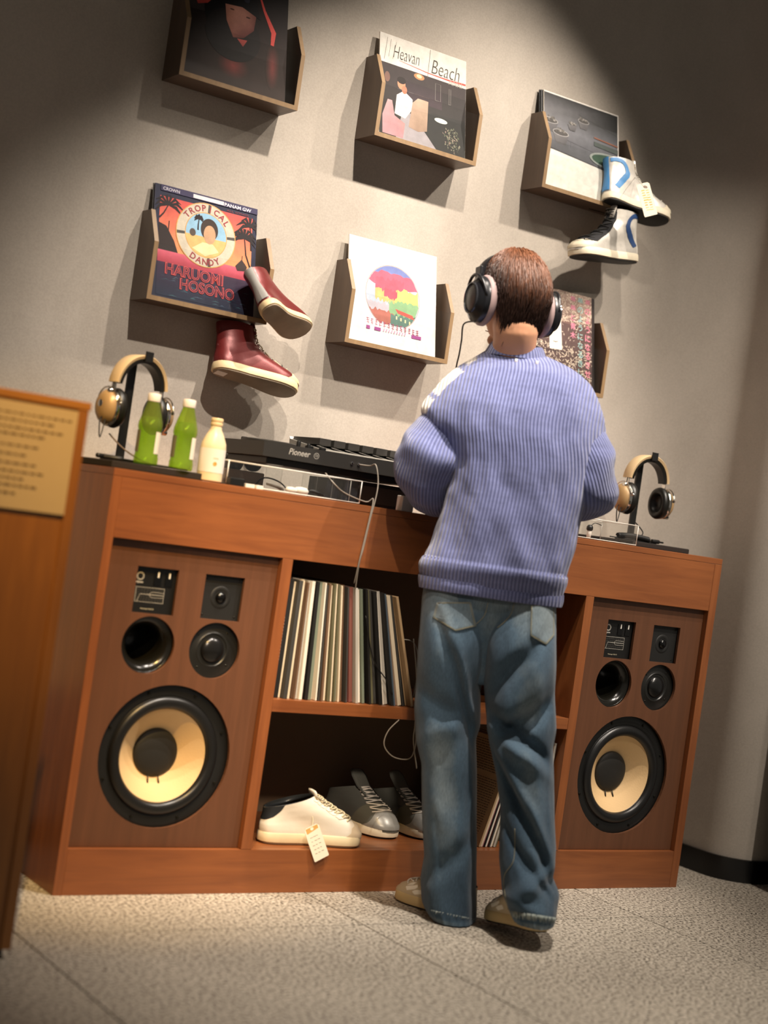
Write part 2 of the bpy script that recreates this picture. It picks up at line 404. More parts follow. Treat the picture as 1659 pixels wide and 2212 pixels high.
# ------------------------------------------------------------------ loudspeakers
BAF = wood('speaker_veneer', '52331f', '664029', 'Z', rough=.5, scale=2.0, stretch=20, coat=.03)
BK = mat('black_plastic', '121211', .42)
BKS = mat('black_satin', '1a1a19', .5)
RUB = mat('rubber_surround', '161616', .34)
CONE = mat('paper_cone', 'd9b887', .75, bump=.25, bscale=220)
CAP = mat('dust_cap_felt', '1d1c19', .6)
SCR = mat('screw_black', '26251f', .3, .7)
GLOSSB = mat('gloss_black', '0a0a0a', .16)
INKW = printed()
def plate_with_holes(w, h, holes, y0, y1):
    """rectangle (0,0)-(w,h) with hole loops, extruded y0..y1"""
    bm = bmesh.new(); loops = [[(0, 0), (w, 0), (w, h), (0, h)]]+holes; edges = []
    for lp in loops:
        vs_ = [bm.verts.new((p[0], y0, p[1])) for p in lp]
        edges += [bm.edges.new((vs_[i], vs_[(i+1) % len(vs_)])) for i in range(len(vs_))]
    bmesh.ops.triangle_fill(bm, edges=edges, use_beauty=True, use_dissolve=False)
    # drop triangles that lie in a hole
    def inside(p, lp):
        c = False; j = len(lp)-1
        for i in range(len(lp)):
            if (lp[i][1] > p[1]) != (lp[j][1] > p[1]) and p[0] < (lp[j][0]-lp[i][0])*(p[1]-lp[i][1])/(lp[j][1]-lp[i][1])+lp[i][0]: c = not c
            j = i
        return c
    kill = [f for f in bm.faces if any(inside((f.calc_center_median().x, f.calc_center_median().z), lp) for lp in holes)]
    bmesh.ops.delete(bm, geom=kill, context='FACES_ONLY')
    ex = bmesh.ops.extrude_face_region(bm, geom=bm.faces[:])
    for e in ex['geom']:
        if isinstance(e, bmesh.types.BMVert): e.co.y = y1
    bmesh.ops.recalc_face_normals(bm, faces=bm.faces[:])
    bm.verts.index_update(); mb = MB(); mb.add([v.co.copy() for v in bm.verts], [[v.index for v in f.verts] for f in bm.faces]); bm.free(); return mb
def circ(cx, cz, r, n=56): return [(cx+r*math.cos(2*PI*k/n), cz+r*math.sin(2*PI*k/n)) for k in range(n)]
def FY(x, z, y=0.0):
    """lathe axis to local +y (pointing into the cabinet)"""
    return Matrix.Translation((x, y, z)) @ Matrix(((1, 0, 0, 0), (0, 0, 1, 0), (0, 1, 0, 0), (0, 0, 0, 1)))
def speaker(x, label):
    z0 = PLZ+.001; h = FZ-PLZ-.002; w = OW-.003
    t = thing('loudspeaker', label, 'speaker', (x+.0015, REC, z0), group='loudspeakers built into the console')
    ox, oz = .0015, z0
    wx, wz, wr = .2315-ox, .3425-oz, .1806; px, pz = .1408-ox, .6174-oz; mx, mz = .3259-ox, .6171-oz; pr = .0715
    bd = (.084-ox, .6946-oz, .1964-ox, .8094-oz); tw = (.272-ox, .6953-oz, .3839-ox, .8082-oz)
    rc = lambda q: [(q[0], q[1]), (q[2], q[1]), (q[2], q[3]), (q[0], q[3])]
    plate_with_holes(w, h, [circ(wx, wz, wr), circ(px, pz, pr), circ(mx, mz, pr), rc(bd), rc(tw)], 0, .009).build('baffle', BAF, t)
    MB().box((0, .172, 0), (w, .37, h), .001).box((0, .0095, 0), (.012, .1715, h)).box((w-.012, .0095, 0), (w, .1715, h)).box((.0122, .0095, 0), (w-.0122, .1715, .012)).box((.0122, .0095, h-.012), (w-.0122, .1715, h)).build('cabinet_body', mat('speaker_inner', '17120e', .8), t)
    # control plate with its printed graph
    bp = MB().box((bd[0]-.004, .0125, bd[1]-.004), (bd[2]+.004, .0165, bd[3]+.004)).build('control_plate', BK, t)
    B = bd[2]-bd[0]; p = Print(.0123); u = lambda a: bd[0]+a*B; v = lambda a: bd[1]+a*B
    W = 'c9c4b8'
    p.ring(u(.14), v(.80), .0072, .0082, W).ring(u(.14), v(.80), .0092, .0101, W)
    p.text('elipson', u(.13), v(.665), .0062, 'e6e2d8', width=.020, bold=.01)
    gx0, gx1, gz0, gz1 = u(.08), u(.76), v(.24), v(.56)
    for (a, b_) in (((gx0, gz0), (gx1, gz0)), ((gx0, gz1), (gx1, gz1)), ((gx0, gz0), (gx0, gz1)), ((gx1, gz0), (gx1, gz1))): p.line([a, b_], .0007, W)
    for i in range(1, 10): p.line([(gx0+(gx1-gx0)*i/10, gz0), (gx0+(gx1-gx0)*i/10, gz1)], .00025, '77736b')
    for i in range(1, 6): p.line([(gx0, gz0+(gz1-gz0)*i/6), (gx1, gz0+(gz1-gz0)*i/6)], .00025, '77736b')
    p.line([(gx0+.005, gz0), (gx0+.0115, v(.41)), (gx1, v(.41))], .0009, W)
    p.line([(u(.4), v(.41)), (u(.46), v(.47)), (u(.62), v(.47)), (gx1, v(.46))], .0006, W); p.line([(u(.4), v(.41)), (u(.46), v(.35)), (u(.62), v(.35)), (gx1, v(.36))], .0006, W)
    for i in range(6): p.line([(gx0-.004, gz0+(gz1-gz0)*i/5), (gx0-.0015, gz0+(gz1-gz0)*i/5)], .0006, W)
    p.text('Heritage XLS15', u(.40), v(.09), .0042, 'd8cfae', width=.036)
    p.build('plate_print', bp)
    for a in (.56, .83):
        k = MB().box((u(a)-.010, .0105, v(.62)), (u(a)+.010, .0127, v(.92)), .0008).build('level_slot', GLOSSB, bp)
        MB().box((u(a)-.002, .0085, v(.80)), (u(a)+.002, .0107, v(.92)), .0005).build('level_knob', mat('white_enamel', 'f2efe6', .3), bp)
    # tweeter
    tx, tz = (tw[0]+tw[2])/2, (tw[1]+tw[3])/2
    tp = MB().box((tw[0]-.004, .0125, tw[1]-.004), (tw[2]+.004, .0165, tw[3]+.004)).lathe([(.029, .0125), (.027, .0112), (.021, .0112), (.017, .0124)], 32, FY(tx, tz)).build('tweeter', BKS, t, smooth='auto')
    MB().lathe([(.0145*math.cos(a), .0124-.0105*math.sin(a)) for a in [i*PI/2/8 for i in range(9)]], 28, FY(tx, tz)).build('tweeter_dome', GLOSSB, tp, smooth=True)
    for sx in (.010, B-.010):
        for sz in (.010, B-.010): MB().lathe([(.0001, .0115), (.0022, .0117), (.0026, .0126)], 10, FY(tw[0]+sx, tw[1]+sz)).build('screw', SCR, tp, smooth=True)
    # bass port: flared tube
    prof = [(pr+.003, .0126), (pr-.001, .012)]
    prof += [(.046+.0255*(1-math.sin(a)), .012+.03*(1-math.cos(a))) for a in [i*PI/2/10 for i in range(11)]]+[(.046, .15), (.001, .15)]
    MB().lathe(prof, 48, FY(px, pz)).build('bass_port', mat('port_plastic', '14130f', .22), t, smooth=True)
    # midrange
    md = MB().lathe([(pr+.003, .013), (pr-.002, .0125), (.046, .0122), (.044, .0105), (.041, .0105), (.0385, .0128), (.036, .0122), (.033, .0132)], 48, FY(mx, mz)).build('midrange', mat('midrange_plate', '1c1c1a', .38), t, smooth='auto')
    MB().lathe([(.033*math.cos(a), .0132-.015*math.sin(a)) for a in [i*PI/2/8 for i in range(9)]], 36, FY(mx, mz)).build('midrange_dome', mat('dome_black', '141414', .25), md, smooth=True)
    for a in range(4): MB().lathe([(.0001, .0112), (.0022, .0114), (.0026, .0124)], 10, FY(mx+.058*math.cos(a*PI/2+.9), mz+.058*math.sin(a*PI/2+.9))).build('screw', SCR, md, smooth=True)
    # woofer
    wf = MB().lathe([(wr+.003, .0125), (wr-.001, .0118), (.155, .0112), (.151, .0125), (.150, .02)], 72, FY(wx, wz)).build('woofer', BK, t, smooth='auto')
    sr = [(.1505, .0135)]+[(.1345+.0155*math.cos(a), .0135-.0125*math.sin(a)) for a in [i*PI/12 for i in range(13)]]+[(.118, .0145)]
    MB().lathe(sr, 72, FY(wx, wz)).build('surround', RUB, wf, smooth=True)
    MB().lathe([(.1185, .0145), (.115, .017), (.090, .036), (.0605, .061), (.05, .07)], 72, FY(wx, wz)).build('cone', CONE, wf, smooth=True)
    MB().lathe([(.0615, .0605)]+[(.061*math.cos(a), .058-.014*math.sin(a)) for a in [i*PI/2/8 for i in range(9)]], 48, FY(wx, wz)).build('dust_cap', CAP, wf, smooth=True)
    for s in (-1, 1):
        MB().tube([(wx+s*.0145, .054, wz-.058), (wx+s*.0145, .050, wz-.066), (wx+s*.0155, .047, wz-.076)], [.0014, .002, .0026], 8).build('lead_wire', CAP, wf, smooth=True)
    for a in range(8):
        MB().lathe([(.0001, .0082), (.0036, .0085), (.0043, .0105), (.0043, .0115)], 12, FY(wx+.167*math.cos(a*PI/4+.39), wz+.167*math.sin(a*PI/4+.39))).build('screw', SCR, wf, smooth='auto')
    return t
speaker(S1, 'wooden loudspeaker with beige woofer cone at the left end of the console, near the bottles')
speaker(S2, 'wooden loudspeaker with beige woofer cone at the right end of the console')

# ------------------------------------------------------------------ wall shelves
SW = wood('shelf_walnut', '46362a', '5f4a38', 'Z', rough=.45)
SWB = wood('shelf_walnut_x', '4b3a2c', '665040', 'X', rough=.45)
EDGE = wood('shelf_front_edge', '725a3e', '8f7452', 'Z', rough=.5)
ACR = acrylic('clear_acrylic', (.97, .975, .97))
SWD, SDP = .369, .107
SY0 = WY-SDP                               # front of a shelf
COLX = (.178, .807, 1.436); ROWZ = (2.104, 1.500)
def wall_shelf(x, z, label):
    t = thing('record_wall_shelf', label, 'wall shelf', (x, SY0, z), group='wooden record shelves on the wall')
    prof = [(0, 0), (SDP-.0005, 0), (SDP-.0005, .245), (.052, .245), (0, .155)]
    th = .0125
    MB().prism(prof, 0, th).build('side_board', SW, t)
    MB().prism(prof, SWD-th, SWD).build('side_board', SW, t)
    MB().box((th+.0003, 0, 0), (SWD-th-.0003, SDP-.0005, .0125), .0006).build('base_board', SWB, t)
    # front edges in a paler wood tone
    for xx in (0, SWD-th):
        MB().prism([(-.0011, .0), (0, .0), (0, .155), (.052, .245), (.0512, .2462), (-.0011, .1555)], xx, xx+th).build('front_edge', EDGE, t)
    MB().box((0+th, -.0011, 0), (SWD-th, 0, .0125)).build('front_edge', EDGE, t)
    MB().box((th+.0004, .0035, .0128), (SWD-th-.0004, .0060, .153)).build('clear_front', ACR, t)
    return t
spots6 = ['at top left, holding the dark portrait sleeve', 'at top middle, holding the handwritten title sleeve', 'at top right, above the blue sneakers',
          'at lower left, holding the red sunset sleeve', 'at lower middle, holding the white sleeve with a round picture', 'at lower right, half hidden by the person']
for i in range(6): wall_shelf(COLX[i % 3], ROWZ[i//3], 'wooden wall shelf '+spots6[i])

# ------------------------------------------------------------------ record sleeves on the wall
LS = .318
def sleeve(x, z, y, tilt, label, color, name='record_sleeve', back=None, th=.0045, size=LS, group='record sleeves shown on the wall', side='e8e0d2'):
    o = MB().box((0, 0, 0), (size, th, size), .0006).build(name, mat('card_'+color, color, .45), None)
    tag(o, label, 'record', group)
    o.matrix_world = Matrix.Translation((x, y, z)) @ Matrix.Rotation(-tilt, 4, 'X')
    return o
def place_sleeve(i, x, label, color, tilt=.215, y=.3795, dz=.0015):
    return sleeve(x, ROWZ[i//3]+.0125+dz, y, tilt, label, color)
S = LS
# 1 dark portrait
o = place_sleeve(0, .196, 'dark record sleeve with a half-lit face and red streaks, in the top left shelf', '1a1412')
p = Print(clip=S, tone=1.7); p.rect(0, 0, S, S, '241712', '14100f')
p.poly([(0, .60*S), (.33*S, .63*S), (.36*S, S), (0, S)], ['2a2220', '2c2426', '2a2528', '332c33'])
for k in range(14):   # soft red glow low down, layered
    r = 1-k/14; p.ell(.47*S, .20*S, .16*S*r, .13*S*r, ['%02x%02x%02x' % (int(36+66*(1-r)), int(23+12*(1-r)), int(18+12*(1-r)))]*40)
for k in range(10):
    r = 1-k/10; p.ell(.86*S, .30*S, .07*S*r, .22*S*r, ['%02x%02x%02x' % (int(36+60*(1-r)), int(23+14*(1-r)), int(18+16*(1-r)))]*40)
p.ell(.42*S, .70*S, .25*S, .34*S, '0d0b0b'); p.ell(.46*S, .48*S, .27*S, .24*S, '15100f')
p.line([(.40*S, .995*S), (.30*S, .86*S), (.18*S, .72*S), (.10*S, .68*S)], [.012, .018, .02, .012], '8e231b')
p.line([(.69*S, .98*S), (.76*S, .80*S), (.86*S, .62*S), (.85*S, .50*S)], [.004, .008, .016, .010], 'a32b21')
p.poly([(.37*S, .76*S), (.50*S, .79*S), (.68*S, .72*S), (.66*S, .58*S), (.56*S, .48*S), (.46*S, .46*S), (.39*S, .60*S)], ['9a6552', 'a87260', '5e332b', '532823', '4b201b', '5e3127', '85513f'])
p.poly([(.50*S, .46*S), (.60*S, .47*S), (.56*S, .40*S)], ['8b2f27', '8b2f27', '6d2620'])
p.ell(.44*S, .715*S, .022*S, .007*S, '4a2a22'); p.ell(.60*S, .685*S, .022*S, .007*S, '331b16')
p.poly([(.33*S, .80*S), (.36*S, .93*S), (.52*S, .97*S), (.68*S, .88*S), (.72*S, .70*S), (.54*S, .765*S), (.36*S, .745*S)], '100d0e')
p.ell(.42*S, .88*S, .035*S, .035*S, '2b2a35'); p.ell(.58*S, .85*S, .03*S, .03*S, '23222c')
p.build('cover_print', o)
# 2 handwritten title over a night photo
o = place_sleeve(1, .828, 'record sleeve with a white handwritten title above a dark photo, top middle shelf', 'e7e0d4')
p = Print(clip=S, tone=0.68); p.rect(0, 0, S, S, 'ece6da')
p.rect(.012*S, .012*S, S, .715*S, '2a2522', '3c3231')
p.rect(.42*S, .30*S, S, .60*S, '36312f', '2e2725'); p.rect(.30*S, .42*S, .72*S, .60*S, '43333a', '35292c')
p.poly([(.20*S, .012*S), (.28*S, .33*S), (.42*S, .25*S), (.66*S, .012*S)], 'aaa1a6')
p.poly([(.42*S, .25*S), (.66*S, .012*S), (S, .012*S), (S, .38*S), (.6*S, .36*S)], '2c2a28')
p.ell(.09*S, .58*S, .03*S, .05*S, '7d5a4c'); p.ell(.45*S, .68*S, .06*S, .03*S, 'c9854e'); p.ell(.45*S, .685*S, .03*S, .018*S, 'f2d6a0')
p.poly([(.05*S, .02*S), (.045*S, .20*S), (.10*S, .36*S), (.15*S, .36*S), (.18*S, .22*S), (.30*S, .17*S), (.28*S, .02*S)], ['c48f95', 'c9979c', 'd9a9ab', 'cfa0a3', 'c79398', 'c08a86', 'b98289'])
p.poly([(.18*S, .24*S), (.20*S, .43*S), (.28*S, .49*S), (.38*S, .43*S), (.38*S, .33*S), (.30*S, .22*S)], 'e6dfda')
p.ell(.25*S, .55*S, .045*S, .055*S, 'cf8a64'); p.ell(.25*S, .585*S, .05*S, .035*S, '241a17'); p.ell(.285*S, .50*S, .03*S, .04*S, 'c07a58')
p.poly([(.34*S, .15*S), (.38*S, .40*S), (.44*S, .46*S), (.56*S, .46*S), (.55*S, .16*S), (.45*S, .13*S)], ['b59580', 'bf9f88', 'c9ac93', 'c2a48b', 'ad8c76', 'a5846e'])
p.ell(.71*S, .31*S, .075*S, .024*S, 'e9f0e2'); p.ring(.71*S, .31*S, .0001, .02*S, 'fbfdf5')
for (a, b, c, d) in ((.64, .50, .70, .67), (.80, .50, .82, .66)): p.line([(a*S, b*S), (c*S, b*S), (c*S, d*S), (a*S, d*S), (a*S, b*S)], .0012, '8c8680')
random.seed(3)
p.n += 1; p.hold = True
for k in range(110):
    a, r = random.random()*6.28, random.random()**.6; x_, y_ = .83*S+.10*S*r*math.cos(a), .15*S+.14*S*r*math.sin(a)
    x_ += (y_-.15*S)*-.15
    p.poly([(x_, y_), (x_+random.uniform(.002, .006), y_+random.uniform(-.004, .004)), (x_+random.uniform(-.002, .003), y_+random.uniform(.003, .007))], random.choice(['8f9079', 'a7a189', '77775f', 'b59a8c', '5d6450']))
p.hold = False
p.text('Heavan', .30*S, .85*S, .040, '4a443c', width=.095, shear=.25, bold=-.012); p.line([(.05*S, .74*S), (.085*S, .97*S)], .0012, '8d867d'); p.line([(.10*S, .78*S), (.125*S, .96*S)], .001, '8d867d')
p.line([(.145*S, .77*S), (.185*S, .95*S)], .0011, '8d867d')
p.text('Beach', .755*S, .83*S, .045, '4a443c', width=.105, shear=.25, bold=-.012); p.line([(.545*S, .70*S), (.575*S, .99*S)], .0012, '6e675f')
p.line([(.22*S, .775*S), (.55*S, .748*S), (.8*S, .745*S), (.995*S, .755*S)], [.0006, .0022, .0045, .006], 'd8402c')
p.text('ANRI', .87*S, .735*S, .020, 'b5ada3', width=.05, shear=.1, bold=-.012)
p.build('cover_print', o)
# 3 grey terrace photo
for k, (dx, dz) in enumerate(((-.0062, .002), (-.0035, .004))):
    q = sleeve(1.453+dx, ROWZ[0]+.014, .3914-.0056*k, .215, ('dark sleeve at the back behind the grey terrace photo sleeve, top right shelf' if k == 0 else 'dark sleeve just behind the grey terrace photo sleeve, top right shelf'), '15171a')
o = place_sleeve(2, 1.455, 'record sleeve with grey flower pot photo above a white band, top right shelf', 'e9e4da')
p = Print(clip=S, tone=0.82); p.rect(0, 0, S, S, 'e6e0d6')
p.rect(0, .40*S, .985*S, .985*S, '5a585c', '2a2a2b'); p.poly([(0, .41*S), (.985*S, .33*S), (.985*S, .62*S), (0, .66*S)], ['4c4c50', '58595e', '686a70', '77777c'])
p.poly([(0, .66*S), (.985*S, .62*S), (.985*S, .80*S), (0, .80*S)], ['77777c', '686a70', '3c3e3f', '6c6b6e'])
p.poly([(0, .80*S), (.985*S, .80*S), (.985*S, .985*S), (0, .985*S)], ['6c6b6e', '232523', '191b19', '3a3a3b'])
p.line([(.28*S, .545*S), (.98*S, .47*S)], .0012, '2a2a2c'); p.line([(.35*S, .53*S), (.35*S, .47*S)], .001, '2a2a2c'); p.line([(0, .42*S), (.985*S, .335*S)], .002, '2b2b2d'); p.line([(.45*S, .86*S), (.985*S, .76*S)], .001, '2c2e2c')
for cx, cy, r, h in ((.09, .70, .095, .12), (.22, .60, .105, .12), (.52, .80, .075, .085), (.37, .72, .06, .06)):
    p.poly([(cx*S-r*S, cy*S), (cx*S-r*.6*S, cy*S-h*S), (cx*S+r*.6*S, cy*S-h*S), (cx*S+r*S, cy*S)], ['6f6d6e', '5b595a', '515052', '646264'])
    if r > .065:
        p.ell(cx*S, cy*S, r*S, r*.33*S, '9b9997'); p.ell(cx*S, cy*S, r*.9*S, r*.26*S, '4b4846')
    random.seed(int(cx*100))
    for k in range(16): a = random.random()*6.28; q = random.random(); p.ell((cx+r*.7*q*math.cos(a))*S, (cy+.02+r*.25*q*math.sin(a))*S, .004, .003, random.choice(['8b8782', '6a6660', '5a5650']), n=6)
p.poly([(.66*S, .66*S), (.985*S, .64*S), (.985*S, .655*S), (.66*S, .675*S)], '8c5a44'); p.poly([(.66*S, .58*S), (.985*S, .56*S), (.985*S, .61*S), (.66*S, .625*S)], '4d5652')
p.ell(.90*S, .45*S, .30*S, .085*S, '8d948f', a0=PI/2, a1=3*PI/2); p.rect(.90*S, .365*S, .985*S, .535*S, '8d948f')
p.ell(.90*S, .45*S, .27*S, .066*S, '2b4a37', a0=PI/2, a1=3*PI/2); p.rect(.90*S, .384*S, .985*S, .516*S, '2b4a37')
p.poly([(0, 0), (S, 0), (S, .315*S), (0, .405*S)], 'e6e0d6')
p.build('cover_print', o)
# 4 sunset sleeve (generic tropical picture in the same colours)
sleeve(.1915, ROWZ[1]+.014, .3864, .215, 'black sleeve just showing behind the red sunset sleeve, lower left shelf', '17130f')
o = place_sleeve(3, .194, 'record sleeve with a red sunset over blue sea and a lifebuoy, lower left shelf', '2c2a45')
p = Print(clip=S, tone=0.72); p.rect(0, 0, S, S, '23263f')
for k in range(24):
    a = k/24; c0 = (214, 64, 58); c1 = (236, 150, 82); c = tuple(int(c0[j]*a+c1[j]*(1-a)) for j in range(3))
    p.rect(.05*S, (.42+.48*a)*S, .955*S, (.42+.48*(a+1/24))*S, '%02x%02x%02x' % c)
for k in range(10):
    a = k/10; c0 = (176, 38, 62); c1 = (228, 92, 118); c = tuple(int(c0[j]*(1-a)+c1[j]*a) for j in range(3))
    p.rect(.05*S, (.31+.11*a)*S, .955*S, (.31+.11*(a+.1))*S, '%02x%02x%02x' % c)
p.rect(.05*S, .02*S, .955*S, .315*S, '1c2740', '3a2140')
random.seed(5)
p.n += 1; p.hold = True
for k in range(60):
    x_, y_ = random.uniform(.06, .9)*S, random.uniform(.03, .20)*S; w_ = random.uniform(.01, .03)
    p.line([(x_, y_), (x_+w_/2, y_+.002), (x_+w_, y_)], [.0002, .0016, .0002], random.choice(['35586a', '43707a', '2b4258', '566f86']))
p.hold = False
p.poly([(.05*S, .42*S), (.05*S, .66*S), (.12*S, .64*S), (.20*S, .52*S), (.24*S, .42*S)], '2a1c1a'); p.line([(.14*S, .60*S), (.145*S, .69*S)], .003, '2a1c1a')
def palm(cx, cy, n, L, tr, seed):
    random.seed(seed); p.line([(cx, cy), tr[0], tr[1]], [.003, .004, .005], '201518')
    for k in range(n):
        a = PI*(-.15+1.3*k/(n-1)); e = (cx+L*math.cos(a), cy+L*.55*math.sin(a)-L*.25*abs(math.cos(a)))
        m_ = (cx+L*.5*math.cos(a), cy+L*.42*math.sin(a)+.006)
        p.line([(cx, cy), m_, e], [.003, .010, .001], '201518')
palm(.13*S, .83*S, 8, .05, [(.09*S, .75*S), (.05*S, .70*S)], 1); palm(.88*S, .70*S, 9, .05, [(.90*S, .55*S), (.955*S, .42*S)], 2); palm(.93*S, .82*S, 7, .045, [(.94*S, .75*S), (.95*S, .6*S)], 3)
p.poly([(.80*S, .43*S), (.82*S, .39*S), (.90*S, .40*S), (.915*S, .44*S), (.86*S, .50*S)], '3a2a26'); p.line([(.86*S, .44*S), (.865*S, .535*S)], .0015, '3a2a26')
cx, cy = .50*S, .64*S
p.ring(cx, cy, 0.0001, .291*S, 'd9a24f'); p.ring(cx, cy, .0001, .283*S, 'cfc4ae')
for a in (PI*.03, PI*1.03, PI*.47, PI*1.55): p.poly([(cx+.20*S*math.cos(a-.06), cy+.20*S*math.sin(a-.06)), (cx+.283*S*math.cos(a-.05), cy+.283*S*math.sin(a-.05)), (cx+.283*S*math.cos(a+.05), cy+.283*S*math.sin(a+.05)), (cx+.20*S*math.cos(a+.06), cy+.20*S*math.sin(a+.06))], '4e4a44')
p.ring(cx, cy, .0001, .205*S, 'd0a050'); p.ring(cx, cy, .0001, .197*S, '8fbfdc')
p.ell(cx, cy, .197*S, .197*S, 'e0b468', a0=PI*1.03, a1=PI*1.97)
p.ell(cx-.13*S, cy+.00*S, .03*S, .035*S, '57493f'); palm(cx-.075*S, cy+.13*S, 6, .016, [(cx-.08*S, cy+.08*S), (cx-.08*S, cy+.03*S)], 4)
p.poly([(cx-.13*S, cy-.14*S), (cx-.03*S, cy-.07*S), (cx+.07*S, cy-.07*S), (cx+.13*S, cy-.13*S), (cx, cy-.19*S)], 'ead9a0')
p.ell(cx+.03*S, cy+.055*S, .085*S, .10*S, '3a2b24'); p.ell(cx+.035*S, cy+.01*S, .058*S, .085*S, 'c79a72')   # plain bust, no features
p.arc_text('TROPICAL', cx, cy, .243*S, .018, '9c2230', PI/2, .262, bold=.02); p.arc_text('DANDY', cx, cy, .243*S, .018, '9c2230', -PI/2, .25, flip=True, bold=.02)
for dx, dy, c in ((0, 0, 'd8423f'),):
    p.text('HARUOMI', .405*S, .265*S, .033, c, width=.178, bold=.035); p.text('HOSONO', .535*S, .155*S, .033, c, width=.168, bold=.035)
    p.text('HARUOMI', .405*S, .265*S, .029, '5c2140', width=.172, bold=-.012); p.text('HOSONO', .535*S, .155*S, .029, '39203f', width=.162, bold=-.012)
p.rect(.05*S, .945*S, S, S, '3b3558'); p.text('CROWN', .15*S, .968*S, .009, 'd9d4dc', width=.05, bold=.01)
p.rect(.36*S, .951*S, .66*S, .985*S, 'e4dfe4'); p.text('PANAM GW', .80*S, .965*S, .010, 'efeaf0', width=.085, bold=.02)
p.text('ALL SONGS', .80*S, .915*S, .005, '8f2a30', width=.07)
p.build('cover_print', o)
# 5 white with a round landscape
o = place_sleeve(4, .823, 'white record sleeve with a pastel round landscape and pink lettering, lower middle shelf', 'f2eee8')
p = Print(clip=S, tone=0.8); p.rect(0, 0, S, S, 'e4e0da'); cx, cy, R_ = .50*S, .49*S, .305*S
def blob(pts, col, clip=True):
    q = []
    for x_, y_ in pts:
        d_ = math.hypot(x_-cx, y_-cy); k = min(1, R_*.985/d_) if d_ > 0 else 1; q.append((cx+(x_-cx)*k, cy+(y_-cy)*k))
    p.poly(q, col)
def wob(x0, x1, y0, y1, n=16, s=.02, seed=0):
    random.seed(seed); t = [(x0+(x1-x0)*i/n, y1+random.uniform(-s, s)) for i in range(n+1)]; b = [(x1-(x1-x0)*i/n, y0+random.uniform(-s, s)) for i in range(n+1)]
    return [(a*S, b_*S) for a, b_ in t+b]
p.ring(cx, cy, .0001, R_*1.012, 'b98a72'); p.ring(cx, cy, .0001, R_*.995, 'a9b4c4')
blob(wob(.2, .8, .68, .82, seed=1), '6c7ab4'); blob(wob(.22, .80, .60, .72, s=.02, seed=2), 'd0506a'); blob(wob(.30, .62, .50, .66, s=.025, seed=3), 'cc4860')
blob(wob(.52, .80, .42, .58, seed=4), 'b9c066'); blob(wob(.45, .80, .30, .46, seed=6), '7fa878'); blob(wob(.30, .52, .44, .54, seed=5), 'd9a860'); blob(wob(.40, .55, .48, .56, seed=11), 'c83e55')
blob(wob(.18, .46, .30, .42, seed=7), 'b0a9b3'); blob(wob(.18, .52, .22, .345, seed=8), 'a85e50'); blob(wob(.48, .82, .22, .33, seed=9), '56766c')
p.poly([(.53*S, .385*S), (.73*S, .355*S), (.75*S, .315*S), (.56*S, .345*S)], 'd23f30')
for k in range(4): p.rect((.54+.05*k)*S, (.285-.008*k)*S, (.555+.05*k)*S, (.315-.008*k)*S, 'f0d49a')
p.rect(.185*S, .145*S, .815*S, .215*S, 'e4e0da')
random.seed(9)
for k in range(13):
    x_ = .21*S+k*.0148; h_ = .016
    for q in range(3): p.line([(x_+random.uniform(0, .003), .20*S-k*.0006+q*.006), (x_+.010, .20*S-k*.0006+q*.006+random.uniform(-.002, .002))], .0016, 'a84468')
    p.line([(x_+random.uniform(.002, .008), .185*S-k*.0006), (x_+random.uniform(.002, .008), .245*S-k*.0006)], .0016, 'a84468')
for x0, x1 in ((.21, .25), (.30, .37), (.72, .83)): p.rect(x0*S, .135*S, x1*S, .168*S, '963c84')
for k in range(9): p.line([((.40+.03*k)*S, .14*S), ((.41+.03*k)*S, .168*S)], .003, 'c38fb4')
p.build('cover_print', o)
# 6 dark garden with coloured kana
sleeve(1.470, ROWZ[1]+.014, .3864, .215, 'dark sleeve edge just behind the kana lettered sleeve, lower right shelf', '211512')
o = place_sleeve(5, 1.452, 'record sleeve with pale grass on brown and pink and green kana, behind the person', '4b3a38')
p = Print(clip=S); p.rect(0, 0, S, S, '4a3634', '5d4744'); random.seed(12)
p.poly([(.0, .66*S), (S, .66*S), (S, S), (0, S)], ['6b4f48', '6b4f48', 'a98f80', 'a98f80'])
mbv, mbf = [], []
for k in range(2600):
    x_, y_ = random.random(), random.random()
    dens = 1.0 if y_ > .68 else (.75 if y_ < .42 or x_ < .35 else .14)
    if random.random() > dens: continue
    a = random.uniform(0, PI); L = random.uniform(.003, .008); w_ = random.uniform(.0006, .0014); cx_, cy_ = x_*S, y_*S
    c, s_ = math.cos(a), math.sin(a); n0 = len(mbv)
    pts_ = [(cx_-c*L, cy_-s_*L), (cx_+s_*w_, cy_-c*w_), (cx_+c*L, cy_+s_*L), (cx_-s_*w_, cy_+c*w_)]
    mbv += [(min(max(a_, 0), S), min(max(b_, 0), S)) for a_, b_ in pts_]
    mbf.append((n0, n0+1, n0+2, n0+3))
p.raw(mbv, mbf, lin('dcc9b2'))
p.line([(0, .335*S), (S, .355*S)], .0018, '1d1412')
p.poly([(.44*S, .36*S), (.43*S, .72*S), (.585*S, .735*S), (.60*S, .37*S)], 'f0e6d6')
p.ring(.51*S, .62*S, .007, .011, '5d5042'); p.ell(.515*S, .60*S, .004, .003, '8b7d6a'); p.line([(.48*S, .445*S), (.515*S, .44*S), (.55*S, .45*S)], [.002, .0035, .0015], '4c4036')
for x_, y0, txt, c in ((.945, .93, '夢のようになるきせ', 'd9778f'), (.845, .93, '夢のようになるきし', '8fb3b0'), (.745, .93, '夢夢と青木', 'cf7a92')):
    for k, ch in enumerate(txt): p.text(ch, x_*S, (y0-k*.094)*S, .0225, c, bold=.012)
p.build('cover_print', o)
